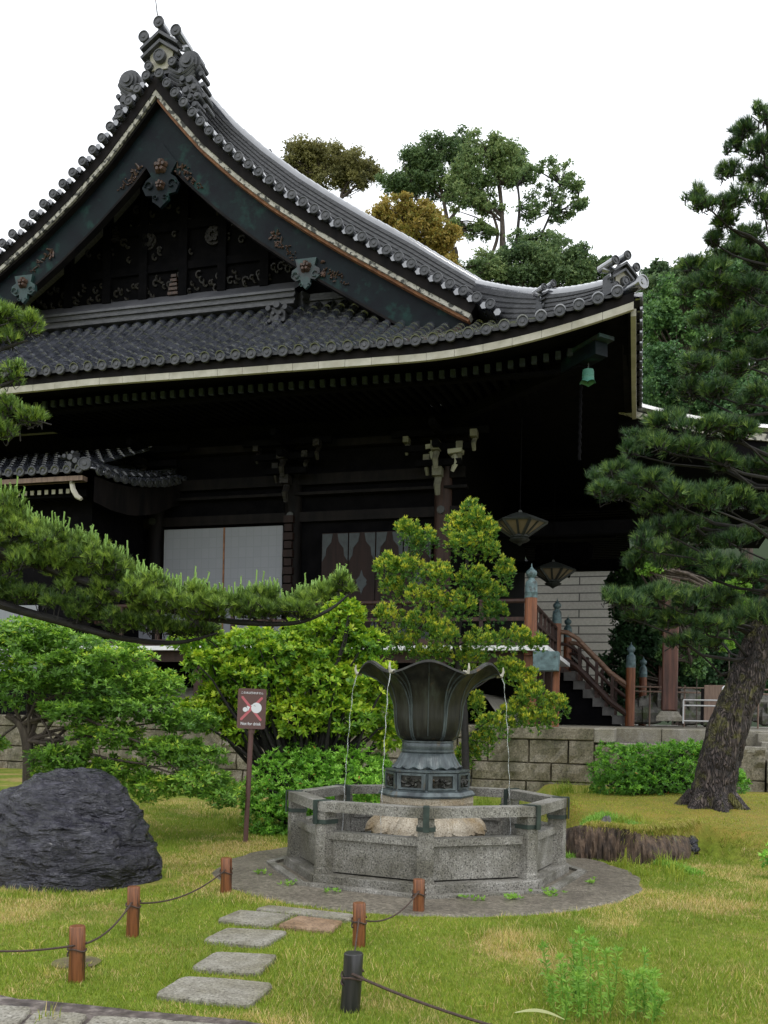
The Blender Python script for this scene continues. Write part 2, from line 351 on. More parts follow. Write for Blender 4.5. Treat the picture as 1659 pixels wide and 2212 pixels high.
def groundm():
    t = NT('lawn_ground'); n1 = t.noise(.9, 6, .6); n2 = t.noise(14, 4, .7)
    c = t.ramp(n1, [(.34, (.11,.17,.015)), (.50, (.17,.20,.024)), (.62, (.30,.235,.085))])
    c = t.mix(.8, c, t.ramp(n2, [(.32, (.45,.45,.4)), (.65, (1.2,1.2,1.15))]), 'MULTIPLY')
    sx = t.n('ShaderNodeSeparateXYZ'); t.l(t.tc.outputs['Object'], sx.inputs[0])
    mo = t.ramp(sx.outputs[2], [(.12, (0,0,0)), (.30, (.9,.9,.9)), (.6, (.9,.9,.9)), (.75, (0,0,0))])
    c = t.mix(mo, c, t.ramp(t.noise(3, 6, .7), [(.35, (.13,.14,.02)), (.6, (.24,.17,.035))]))
    c = t.mix(t.ramp(sx.outputs[2], [(.7, (0,0,0)), (.95, (1,1,1))]), c, (.02,.035,.012))
    return t.fin(c, .85, t.bump(n2, .5, .03), 0, .2)
M['ground'] = groundm()
M['bank'] = two('root_and_earth_bank', (.018,.012,.009), (.13,.085,.055), 7, .8, 1.0, 9, .05, stretch=(2.2,2.2,.6), c3=(.17,.15,.13), c3pos=(.60,.68), c3scale=2)
M['earth'] = two('bare_earth', (.04,.028,.018), (.10,.07,.045), 6, .8, .8, 20, .03, c3=(.12,.11,.03), c3pos=(.45,.6), c3scale=5)
# ================================================================== TEMPLE HALL (hall coordinates: x=a right, y=b depth, z up)
PI = math.pi
hall = empty('temple_hall', (float(C0[0]), float(C0[1]), 0), -TH,
    'large dark timber temple hall with grey tiled gable roof rising behind the lotus fountain', 'temple hall')
AC = -12.62; BD = 25.0
GT = np.array([0, 2, 3, 4, 5, 6, 7, 8, 9, 10, 11, 12, 12.75]); GZ = np.array([0, .95, 1.5, 2.1, 2.72, 3.36, 4.0, 4.68, 5.40, 6.22, 7.15, 8.3, 9.25])
def gfn(t): return float(np.interp(t, GT, GZ))
def lift(d):
    d = max(0., min(d, 25.2 - d)); return .69 * max(0., 1 - d / 4.5) ** 1.8 + .012 * max(0., d - 5)
def zs(a, b):
    k = max(0., min(1., (min(-a, 25.2 + a) - 4) / 3.5)); return 9.69 + gfn(b)*(1-k) + k*float(np.interp(b, [0, 1, 2, 3, 4.25, 5], [0, .56, 1.22, 1.98, 3.05, 3.8])) + lift(-a) * math.exp(-b / 3)          # side skirt surface
def zm(a, b): return 9.69 + gfn(-a) + lift(b) * math.exp(a / 3)           # main slope surface
HB = 4.25                                                                   # gable wall plane
WB = 4.9                                                                    # body wall plane
def verge(k=1., lim=3.2, step=.385, b=2.6, start=.15):
    """points down the verge, right k=1, left k=-1.06 mirrored"""
    pts = []; t = -AC - 1e-3
    ts = np.linspace(-AC, lim, 400); P_ = [(-t_, zm(-t_, b)) for t_ in ts]
    acc = 0; nxt = start; out = []
    for i in range(1, len(P_)):
        x0, z0 = P_[i-1]; x1, z1 = P_[i]; acc += math.hypot((x1-x0), z1-z0)
        if acc >= nxt: out.append(P_[i]); nxt += step
    return [(AC + (x-AC)*k, z) for x, z in out]
VR = [(-t, zm(-t, 2.6)) for t in np.linspace(-AC, 3.75, 46)]
VL = [(AC - (x-AC)*1.06, z) for x, z in VR]
def offset(pl, d, side):
    out = []
    for i, (x, z) in enumerate(pl):
        x0, z0 = pl[max(i-1, 0)]; x1, z1 = pl[min(i+1, len(pl)-1)]; tx, tz = x1-x0, z1-z0; l = math.hypot(tx, tz)
        nx, nz = (tz/l, -tx/l) if side > 0 else (-tz/l, tx/l)       # inward-down normal
        out.append((x + nx*d, z + nz*d))
    res = []
    for i in range(len(out)-1):
        a, b = out[i], out[i+1]
        if (a[0]-AC)*side < 0 <= (b[0]-AC)*side:
            f = (AC-a[0])/(b[0]-a[0]); res.append((AC, a[1] + f*(b[1]-a[1])))
        if (b[0]-AC)*side > 1e-6: res.append(b)
    return res if abs(res[0][0]-AC) < 1e-6 else [(AC, out[0][1])] + res
def strip(name, d0, d1, b0, b1, mat, **kw):
    for pl, sd in ((VR, 1), (VL, -1)):
        A = offset(pl, d0, sd); B = offset(pl, d1, sd)
        n = 60; 
        def rs(q):
            xs = np.array([p[0] for p in q]); zz = np.array([p[1] for p in q]); s_ = np.concatenate([[0], np.cumsum(np.hypot(np.diff(xs), np.diff(zz)))])
            u = np.linspace(0, s_[-1], n); return list(zip(np.interp(u, s_, xs), np.interp(u, s_, zz)))
        m = MB(); m.band(rs(A), rs(B), b0, b1); m.build(name, (mat[0] if sd > 0 else mat[1]) if isinstance(mat, tuple) else mat, hall, **kw)
strip('verge_fascia', .03, .27, 2.66, 3.1, M['darkwood'])
strip('verge_strip', .27, .375, 2.68, 3.0, M['plasterworn'], label='white board flaking to bare dark wood along the gable verge')
strip('verge_moulding', .375, .44, 2.76, 3.0, (M['oxide'], M['darkwood']))
strip('bargeboard', .44, 1.22, 2.95, 3.12, M['copperdark'])
strip('bargeboard_edge', 1.22, 1.28, 2.92, 3.14, M['darkwood'])
# plain roof sheets ----------------------------------------------------------------
m = MB()
bs = [2.7, 3.4, 4.2, 5, 6.5, 8, 11, 14, 17, 20, 22.3]
for k in (1, -1.06):
    m.grid([[(AC + (-t - AC)*k, b, zm(-t, b) - .02) for b in bs] for t in np.linspace(-AC, 3.3, 40)])
    m.grid([[(AC + (-t - AC)*k, b, zm(-t, b) - .02) for b in [max(t, .02), 4.2, 8, 12, 16, 20, max(20.1, BD-t)]] for t in np.linspace(4.25, 0, 14)])
m.grid([[(a, b, zs(a, b) - .02) for a in np.linspace(-b, -25.2 + b, 60)] for b in np.linspace(0, HB+.1, 12)])
m.grid([[(a, BD-b, zs(a, b) - .02) for a in np.linspace(-b, -25.2 + b, 60)] for b in np.linspace(0, HB+.1, 12)])
m.build('roof_sheet', M['tiledark'], hall)
# round tile rows on the near skirt -------------------------------------------------
def tilerow(m, fn, t0, t1, r=.122, seg=.37, side=(1, 0, 0), n=7):
    """half round tiles running up fn(t) -> point, overlapping"""
    k = max(1, int(round((t1-t0)/seg))); s_ = Vector(side)
    for i in range(k):
        q0 = Vector(fn(t0 + (t1-t0)*i/k)); q1 = Vector(fn(min(t1, t0 + (t1-t0)*(i+1)/k + .03)))
        d = (q1-q0).normalized(); up = s_.cross(d); up = up if up.z > 0 else -up; vs = []
        rj = r*(1 + random.uniform(-.02, .02)); q0 = q0 + s_*random.uniform(-.003, .003)
        for (q, rr, h) in ((q0, rj*.86, .012), (q0, rj*1.03, .012), (q0 + d*.06, rj*1.02, .012), (q1, rj*.93, .0)):
            for j in range(n+1):
                t = PI*j/n; vs.append(q + s_*rr*math.cos(t) + up*(rr*1.05*math.sin(t) + h))
        m.add(vs, [(e*(n+1)+j, e*(n+1)+j+1, (e+1)*(n+1)+j+1, (e+1)*(n+1)+j) for e in range(3) for j in range(n)])
def pan(m, fn, t0, t1, w, seg=.23, side=(1, 0, 0)):
    k = max(1, int((t1-t0)/seg)); s_ = Vector(side); n = 5
    for i in range(k):
        q0 = Vector(fn(t0 + (t1-t0)*i/k)); q1 = Vector(fn(min(t1, t0 + (t1-t0)*(i+1)/k))); vs = []
        for (q, h) in ((q0, -.01), (q0, .05), (q1, .02)):
            for j in range(n+1):
                x = -1 + 2*j/n; vs.append(q + s_*w*x + Vector((0, 0, h + .045*x*x)))
        m.add(vs, [(e*(n+1)+j, e*(n+1)+j+1, (e+1)*(n+1)+j+1, (e+1)*(n+1)+j) for e in range(2) for j in range(n)])
m = MB(); mp = MB(); mc = MB(); PITCH = .385
a = -.33; i = 0
while a > -24.9:
    tmax = min(HB, -a - .12, 25.2 + a - .12)
    f = lambda t, a=a: (a, t, zs(a, t) + .03)
    if tmax > .1:
        tilerow(m, f, -.16, tmax)
        mc.disc((a, -.165, zs(a, -.1) + .045 + .0), (0, -1, 0), .122, .05)
    f2 = lambda t, a=a: (a - PITCH/2, t, zs(a - PITCH/2, t))
    pan(mp, f2, -.12, min(HB, -a + .05, 25.2 + a), PITCH/2)
    a -= PITCH; i += 1
for k in range(int((BD - .6)/PITCH)):                                 # right eave, seen edge-on
    b = .33 + k*PITCH
    f = lambda t, b=b: (-t, b, zm(-t, b) + .03)
    if b > 8 and b < 20: continue
    tilerow(m, f, -.16, min(HB if b > 4 else b - .1, 4.2), side=(0, 1, 0))
    mc.disc((.165, b, zm(.05, b) + .045), (1, 0, 0), .122, .05)
    pan(mp, lambda t, b=b: (-t, b + PITCH/2, zm(-t, b + PITCH/2)), -.12, min(b + .05, 4.2), PITCH/2, side=(0, 1, 0))
for k in range(int((BD-8)/PITCH)):                                    # rows on the main right slope
    b = 4.4 + k*PITCH; tilerow(m, lambda t, b=b: (-t, b, zm(-t, b) + .03), 4.3, 12.4, seg=1.2, side=(0, 1, 0), n=4)
m.build('round_tile', M['tile'], hall, smooth=50, label='rows of round grey tiles running down to the eaves')
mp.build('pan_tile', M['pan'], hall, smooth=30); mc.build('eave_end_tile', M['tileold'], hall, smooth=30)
# verge tiles ------------------------------------------------------------------------
m = MB(); mc = MB(); mr = MB()
for k in (1, -1.06):
    for j, (x, z) in enumerate(verge(k, 3.1, start=.30)):
        mc.disc((x, 2.48, z + .09), (0, -1, 0), .130, .05); m.tube([(x, 2.5, z + .09), (x, 3.3, z + .09)], .108, 12)
        x2 = x + (.16 if k > 0 else -.16); z2 = z - .08
        m.tube([(x2, 2.58, z2), (x2, 3.1, z2 + .02)], .09, 6)
    for bb, hh, rr in ((3.34, .20, .12), (3.62, .16, .10)):
        q = [(AC + (-t - AC)*k, bb, zm(-t, bb) + hh) for t in np.linspace(12.3, 3.35, 60)]
        for i in range(0, 59, 2): mr.tube(q[i:i+3], [rr*1.04, rr, rr*.97], 10)
    mc.disc((AC + (-3.3 - AC)*k, 3.34, zm(-3.3, 3.34) + .1), (k, -.35, -.35), .15, .05)
m.build('verge_tile', M['tile'], hall, smooth=40); mr.build('verge_roll', M['tile'], hall, smooth=40); mc.build('verge_end_tile', M['tileold'], hall, smooth=30)
# stacked ridges -----------------------------------------------------------------------
def stack_prof(w, h, n, r):
    L = []
    for i in range(n):
        z0 = h*i/n; z1 = h*(i+1)/n; L += [(w/2, z0), (w/2, z0 + (z1-z0)*.62), (w/2 - .035, z0 + (z1-z0)*.64), (w/2 - .035, z1)]
    Rr = [(x, z) for x, z in L]; arc = [(r*math.cos(t), h + r*math.sin(t)) for t in np.linspace(-.2, PI + .2, 9)]
    return Rr + arc + [(-x, z) for x, z in reversed(Rr)]
def stack(name, path, w, h, n, r=.12):
    pr = stack_prof(w, h, n, r); m = MB(); k = len(path); m.sweep(path, pr); return m.build(name, M['tiledark'], hall)
for k in (1, -1.06):
    path = [(AC + (-t - AC)*k, 4.0, zm(-t, 4.0) + .12*min(1, (t-3.7)/2)) for t in np.linspace(12.2, 3.7, 40)]
    stack('descending_ridge', path, .42, .95, 8)
    m = MB()
    for i in range(0, 38, 1):
        q = [(p[0], p[1], p[2] + .99) for p in path[i:i+2]]; m.tube(q, [.155, .14], 10)
    m.build('ridge_roll', M['tile'], hall, smooth=40)
def hipz(s): return zs(-s, s)
for sx in (1, -1):
    f = lambda s, h: ((-s if sx > 0 else -25.2 + s), s, hipz(s) + h)
    hs = lambda s: .30 + .16*s
    m = MB(); n = 26; ss = np.linspace(4.15, .28, n)
    for i in range(n-1):
        pr = [stack_prof(.40, hs(ss[i]), 6, .12), stack_prof(.40, hs(ss[i+1]), 6, .12)]
        vs = []
        d = Vector((sx, -1, 0)).normalized(); sd = Vector((d.y, -d.x, 0))
        for jj in (0, 1):
            q = Vector(f(ss[i+jj], 0))
            for (x, z) in pr[jj]: vs.append(q + sd*x + Vector((0, 0, z)))
        N = len(pr[0]); m.add(vs, [(e, (e+1) % N, N+(e+1) % N, N+e) for e in range(N)])
    m.build('corner_ridge', M['tiledark'], hall)
    m = MB()
    for i in range(n-1): m.tube([f(ss[i], hs(ss[i]) + .03), f(ss[i+1], hs(ss[i+1]) + .03)], [.15, .135], 10)
    m.build('ridge_roll', M['tile'], hall, smooth=40)
main = [(AC, b, zm(-12.6, 4) - .6) for b in np.linspace(3.3, 21.5, 12)]
stack('main_ridge', main, .6, .85, 7, .14)
# ridge end ornaments --------------------------------------------------------------------
def ornament(c, d, s, big=False, label=None):
    """gable-shaped tile box with three round tiles on top, pointing along d"""
    c = Vector(c); d = Vector(d).normalized(); sd = Vector((-d.y, d.x, 0)); up = Vector((0, 0, 1))
    if sd.x < 0: sd = -sd
    L = lambda x, y, z: c + sd*x*s + d*y*s + up*z*s
    o = MB(); o.c = 0
    body = [(-.42, 0), (.42, 0), (.42, .62), (0, .95), (-.42, .62)]
    o.prism(body, lambda x, y, q: L(x, q, y), -.35, .12); root = o.build('ridge_ornament', M['tileold'], hall, **({'label': label} if label else {}))
    q = MB(); q.prism([(-.30, .10), (.30, .10), (.33, .50), (0, .76), (-.33, .50)], lambda x, y, e: L(x, e, y), .12, .16); q.build('plaster_infill', M['plaster'], root)
    q = MB()
    for h, y in ((.50, .20), (.70, .24)):
        for sg in (-1, 1):
            q.obox(L(sg*.26, y - .06, h + .10 - .0), (sd*sg*.82 - up*.57), d, (sd*sg*.57 + up*.82), .34*s, .14*s, .035*s)
    q.build('chevron_tile', M['tileold'], root)
    q = MB(); rl = MB()
    for x, z, l in ((-.46, .92, .28), (0, 1.17, .34), (.46, .92, .28)):
        rl.tube([L(x, -.45, z), L(x, l, z + .03)], .125*s, 12); q.disc(L(x, l + .02, z + .03), d, .15*s, .05*s)
    q.disc(L(0, .30, .38), d, .17*s, .1*s); q.disc(L(-.34, .24, .2), d, .12*s, .1*s); q.disc(L(.34, .24, .2), d, .12*s, .1*s)
    for sg in (-1, 1):                      # curved tiles linking the rolls
        rl.tube([L(sg*(.08 + .34*i/6), -.1, 1.08 - .25*math.sin(PI*i/6)*.7 - .13*i/6) for i in range(7)], .075*s, 6)
        rl.tube([L(sg*.52, -.2, .80), L(sg*.40, .05, .66), L(sg*.44, .1, .3)], [.10*s, .07*s, .05*s], 6)
    rl.build('roll_tile', M['tile'], root, smooth=50); q.build('end_disc', M['tileold'], root, smooth=30)
    return root, L
ztop = zm(-12.62, 2.6)
o, L = ornament((AC + .12, 2.9, ztop + .02), (0, -1, 0), 1.04, label='tall ridge-end ornament with three round tiles and scroll fins at the gable peak')
for sg in (-1, 1):                          # scroll fins beside the peak
    m = MB(); c0 = Vector((AC + sg*.90, 2.85, ztop + (.22 if sg > 0 else .0)))
    for j, (rr, yy) in enumerate(((.34, 0), (.27, -.08), (.20, -.14), (.12, -.19))):
        m.tube([c0 + Vector((0, .28 + yy*.2, 0)), c0 + Vector((0, -.02 + yy, 0))], rr, 18)
    for j, (dx, dz, rr) in enumerate(((.10, -.62, .22), (-.14, -.56, .17), (.26, -.86, .18), (-.02, -.92, .20), (.14, -1.14, .16), (.36, -1.12, .15), (-.22, -.32, .16), (.30, -1.40, .17), (.42, -1.62, .12))):
        rr *= .8; cc = c0 + Vector((sg*dx*.85, -.02, dz*.88)); m.tube([cc + Vector((0, .25, 0)), cc + Vector((0, -.10, 0))], [rr, rr*.86], 14); m.tube([cc + Vector((0, 0, 0)), cc + Vector((0, -.17, 0))], [rr*.6, rr*.5], 10)
    for j in range(4):
        pts = [c0 + Vector((sg*(-.55 + .5*t), -.12 + .02*j, -.10 - .09*j - .36*math.sin(t*2.1)*.6)) for t in np.linspace(0, 1.5, 9)]
        m.tube(pts, .05, 6)
    for j in range(5):
        z = -.02 - .30*j; x = .30 + .05*j
        m.tube([c0 + Vector((sg*x, -.02, z)), c0 + Vector((sg*x, .42, z - .02))], .07, 8)
    m.build('scroll_fin', M['tileold'], hall, smooth=40)
m = MB(); q = Vector((AC + .05, 2.6, ztop + 1.5)); m.tube([q, q + Vector((-.06, 0, .40)), q + Vector((-.16, 0, .82))], [.018, .014, .008], 6); m.build('lightning_rod', M['iron'], hall)
ornament((-1.95, 1.95, hipz(1.95) + .22), (1, -1, 0), .52); ornament((-.30, .30, hipz(.3) + .08), (1, -1, 0), .64)
m = MB(); m.tube([(-.3, .3, hipz(.25) + .12), (.16, -.16, hipz(0) + .12)], .12, 12); m.disc((.18, -.18, hipz(0) + .12), (1, -1, 0), .15, .05); m.build('corner_end_tile', M['tile'], hall, smooth=40)
# ridge skirt at the gable foot --------------------------------------------------------------
zb = zs(-10, HB) 
m = MB()
pr = lambda w, h: [(w, 0), (w, h*.2), (w*.8, h*.22), (w*.8, h*.42), (w, h*.44), (w, h*.6), (w*.75, h*.62), (w*.75, h), (-.1, h), (-.1, 0)]
m.sweep([(-25.2 + 4.3, HB - .02, zb), (-9.0, HB - .02, zb)], pr(.34, .42)); m.build('gable_foot_ridge', M['tiledark'], hall)
m = MB(); m.add([(-21, HB - .30, zb + .42), (-9.0, HB - .30, zb + .42), (-8.8, HB + .22, zb + .86), (-21, HB + .22, zb + .86)], [(0, 1, 2, 3)])
m.box(-21, -9.0, HB - .33, HB - .2, zb + .36, zb + .424); m.build('foot_sill', two('slate_sill', (.06,.062,.07), (.10,.10,.11), 2, .5, .2, 20, .01), hall)
m = MB(); m.sweep([(-9.0, HB - .02, zb), (-8.7, HB + .3, zb), (-4.3, HB + .1, zb - .15)], pr(.3, .4)); m.build('gable_foot_ridge', M['tiledark'], hall)
# small demon-face tile on the skirt
m = MB(); c0 = Vector(onb(603, 684, 3.4)); m.obox(c0, (1,0,0), (0,1,0), (0,0,1), .22, .12, .2)
for dx, dz, r in ((-.24, .16, .10), (.24, .16, .10), (0, .24, .13), (-.10, .02, .07), (.10, .02, .07), (0, -.12, .11), (-.2, -.18, .07), (.2, -.18, .07)):
    m.tube([c0 + Vector((dx, .1, dz)), c0 + Vector((dx, -.22, dz))], [r, r*.7], 10)
m.build('demon_tile', M['pan'], hall, smooth=40)
# gable wall -------------------------------------------------------------------------------------
GW = HB + .25
m = MB(); outl = [(x, z - .35) for x, z in VR if z > zb + .4] + [(-5.4, zb)] ; outr = [(x, z - .35) for x, z in VL if z > zb + .4] + [(AC*2 + 5.0, zb)]
poly = outl[::1] + outr[::-1]; m.prism(poly, lambda x, z, d: (x, d, z), GW, GW + .2); m.build('gable_wall', M['blackwood'], hall)
m = MB()
xl = lambda z: float(np.interp(z + 1.0 - 9.69, GZ, GT))
for z0, z1, d in ((zb + 1.55, zb + 1.78, .10), (zb + 2.7, zb + 2.95, .12), (zb + 3.9, zb + 4.1, .10)): h_ = -AC - xl(z1) - .0; m.box(AC - h_, AC + h_, GW - d, GW, z0, z1)
for x in (-16.4, -15.1, -13.9, -12.62, -11.4, -10.1, -8.9): m.box(x-.13, x+.13, GW-.14, GW, zb + .8, zb + 2.7 if abs(x-AC) > 3 else zb + 4.6)
m.build('gable_beam', M['blackwood'], hall)
m = MB()                                   # carved frieze: rows of scrolls
for i in range(190):
    x = -17.4 + (i % 95)*.104 + random.uniform(-.05, .05); z = zb + (1.1 + random.uniform(-.2, .35) if i < 95 else random.uniform(1.9, 4.6)); r = random.uniform(.06, .14)
    if z > zb + 1.5 and abs(x - AC) > max(0, (zb + 5.3 - z))*1.15: continue
    m.tube([(x + r*math.cos(t)*(1 - t/9), GW - .05 - .02*math.sin(t), z + r*math.sin(t)*(1 - t/9)) for t in np.linspace(random.random()*3, 5 + random.random()*2, 9)], [.035]*9, 5)
m.build('carved_frieze', M['carve'], hall, smooth=True)
for px, py in ((318, 520), (460, 507)):
    x, _, z = onb(px, py, GW - .1); m = MB()
    m.tube([(x, GW - .0, z), (x, GW - .08, z)], .27, 20)
    for k in range(6):
        t = k*PI/3; m.tube([(x + .14*math.cos(t), GW - .05, z + .14*math.sin(t)), (x + .14*math.cos(t), GW - .14, z + .14*math.sin(t))], .075, 8)
    m.build('gable_rosette', M['carve'], hall)
for px, py, sc in ((375, 615, 1), (250, 505, .7), (510, 470, .8)):
    x, _, z = onb(px, py, GW - .1); m = MB()
    for k in range(5): m.box(x - .16*sc + .02*k, x + .16*sc - .02*k, GW - .16 + .01*k, GW - .02, z - .3*sc + .13*k*sc, z - .22*sc + .13*k*sc)
    m.build('bracket_block', M['gold'] if sc == 1 else M['carve'], hall)
def flower(m, x, b, z, r, dep=.10):
    for k in range(5):
        t = k*2*PI/5 + .3; m.tube([(x + r*.55*math.cos(t), b + .02, z + r*.55*math.sin(t)), (x + r*.5*math.cos(t), b - dep, z + r*.5*math.sin(t))], [r*.5, r*.22], 8)
    m.tube([(x, b, z), (x, b - dep*1.4, z)], [r*.4, r*.2], 8)
def gegyo(px, py, b, s, mat, side=False):
    x, _, z = onb(px, py, b); root = MB()
    out = [(0, .55)] if not side else [(-.30, .30), (.30, .34)]
    shape = ([(0, .95), (.42, .42), (.26, .16), (.40, .06), (.50, -.10), (.40, -.30), (.22, -.32), (.22, -.46), (.06, -.58), (0, -.64), (-.06, -.58), (-.22, -.46), (-.22, -.32), (-.40, -.30), (-.50, -.10), (-.40, .06), (-.26, .16), (-.42, .42)] if not side else
             [(-.34, .42), (.34, .42), (.28, .18), (.44, .08), (.46, -.12), (.30, -.24), (.16, -.20), (.14, -.36), (0, -.50), (-.14, -.36), (-.16, -.20), (-.30, -.24), (-.46, -.12), (-.44, .08), (-.28, .18)])
    root.prism([(x + u*s, z + v*s) for u, v in shape], lambda u, v, d: (u, d, v), b, b + .10)
    o = root.build('gable_pendant', mat, hall, label=('green copper pendant with a gilt flower below the bargeboard' if side else 'dark copper pendant with curled lobes and gilt flowers under the gable peak'))
    m = MB()
    for sg in (-1, 1):
        m.tube([(x + sg*s*(.30 + .13*math.cos(t)*(1-t/8)), b - .03, z + s*(-.10 + .13*math.sin(t)*(1-t/8))) for t in np.linspace(0, 5.5, 14)], .022*s, 5)
        m.tube([(x + sg*s*(.12 + .07*math.cos(t)*(1-t/8)), b - .03, z + s*(-.40 + .07*math.sin(t)*(1-t/8))) for t in np.linspace(0, 5.5, 12)], .018*s, 5)
    m.build('scroll_relief', mat, o)
    m = MB(); flower(m, x, b - .02, z + (.36 if not side else .16)*s, .19*s)
    if not side: flower(m, x, b - .02, z - .10*s, .13*s)
    m.build('gilt_flower', M['gold'], o)
    return o, x, z
gegyo(347, 392, 2.86, 1.12, M['copperdark']); gegyo(660, 588, 2.86, .86, M['copper'], True); gegyo(50, 622, 2.86, .86, M['copper'], True)
for (p0, p1, n) in (((385, 362), (440, 410), 12), ((300, 372), (262, 412), 9), ((590, 510), (638, 560), 12), ((690, 580), (750, 612), 12), ((112, 545), (75, 590), 8)):
    m = MB()
    for i in range(n):
        f = i/(n-1); x, _, z = onb(p0[0] + (p1[0]-p0[0])*f, p0[1] + (p1[1]-p0[1])*f, 3.0); s_ = .20*(1 - .55*f)
        for k in range(3):
            m.tube([(x + random.uniform(-s_, s_)*.6, 3.05, z + random.uniform(-s_, s_)), (x + random.uniform(-s_, s_), 2.9, z + random.uniform(-s_, s_))], [s_*.3, s_*.12], 5)
    m.build('leaf_carving', M['gold'], hall)
for pl, px, py in ((1, 100, 538), (1, 640, 548), (1, 215, 440)): pass
# eaves -----------------------------------------------------------------------------------------
def ez(d): return 9.33 + lift(d)
for nm, mat, o0, o1, y0, y1 in (('eave_board', M['darkwood'], .17, .36, -.02, .25), ('eave_strip', M['plaster'], 0, .155, -.045, .05)):
    m = MB(); xs = np.concatenate([np.arange(0, -24.8, -.62), [-25.2]])
    for i in range(len(xs)-1):
        j = .004 if 'strip' in nm else 0; y0j = y0 + random.uniform(-.004, .004)
        qa = np.linspace(xs[i] - j, xs[i+1] + j, 3)
        m.band([(q, ez(-q) + o1) for q in qa], [(q, ez(-q) + o0) for q in qa], y0j, y1)
    m.build(nm, mat, hall)
    m = MB(); ys = np.arange(.0, 5.3, .62)
    def bandy(m, q, a0, a1):
        vs = []
        for y in q: vs += [(a0, y, ez(y) + o1), (a0, y, ez(y) + o0), (a1, y, ez(y) + o0), (a1, y, ez(y) + o1)]
        fs = [(i*4+k, (i+1)*4+k, (i+1)*4+(k+1) % 4, i*4+(k+1) % 4) for i in range(len(q)-1) for k in range(4)] + [(0, 1, 2, 3), (len(q)*4-1, len(q)*4-2, len(q)*4-3, len(q)*4-4)]
        m.add(vs, fs)
    for i in range(len(ys)-1): bandy(m, np.linspace(ys[i] + .19*(i == 0), ys[i+1] - .005, 3), -(y1 if 'board' in nm else .06), -y0)
    bandy(m, np.linspace(16, 25, 10), -min(y1, .08), -y0)
    m.build(nm, mat, hall)
m = MB()                                    # soffit, rising to the wall
sz = lambda a, b, d: ez(d) + .12 + .14*min(b, 6)
m.grid([[(a, b, ez(-a)*math.exp(-b/3) + 9.33*(1-math.exp(-b/3)) + .16 + .12*b) for a in np.linspace(-b, -25.2+b, 60)] for b in (.12, .6, 1.2, 2, 3, 4, 5.0)])
m.grid([[(-b, y, ez(y)*math.exp(-b/3) + 9.33*(1-math.exp(-b/3)) + .16 + .12*b) for y in np.linspace(b, 25, 50)] for b in (.12, .6, 1.2, 2, 3, 4, 5.0)])
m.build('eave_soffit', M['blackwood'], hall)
m0 = None
for i in range(58):                         # copper-capped rafters
    a = -1.35 - i*.262
    z = ez(-a)*math.exp(-.35) + 9.33*(1 - math.exp(-.35)) + .12
    r_ = MB(); r_.bar((a, 1.06, z - .04), (a, 4.8, z + .36), .11, .15); o = r_.build('rafter', M['blackwood'], hall)
    r_ = MB(); r_.box(a - .058, a + .058, 1.02, 1.11, z - .125, z + .04); r_.build('rafter_cap', M.setdefault('rcap', two('slate_rafter_cap', (.012,.019,.024), (.026,.038,.044), 9, .6, .3, 20, .004)), o)
m = MB(); m.box(-25, -1, 1.35, 1.5, 9.33, 9.42); m.build('eave_batten', M['blackwood'], hall)
# corner hip beam with copper cap
m = MB(); m.bar((-1.05, 1.05, 9.46), (-4.9, 4.9, 9.6), .26, .32); o = m.build('hip_beam', M['blackwood'], hall)
m = MB(); m.bar((-.66, .66, 9.54), (-1.45, 1.45, 9.48), .34, .30); m.build('beam_cap', M['copperdark'], o)
m = MB(); m.bar((-.55, .55, 9.74), (-1.3, 1.3, 9.68), .42, .08); m.build('beam_cap_top', M['copper'], o)
m = MB(); m.tube([(-1.15 + .02*(i % 2), 1.55, 9.3 - i*.09) for i in range(22)], .035, 6); m.build('rain_chain', M['blackwood'], hall)
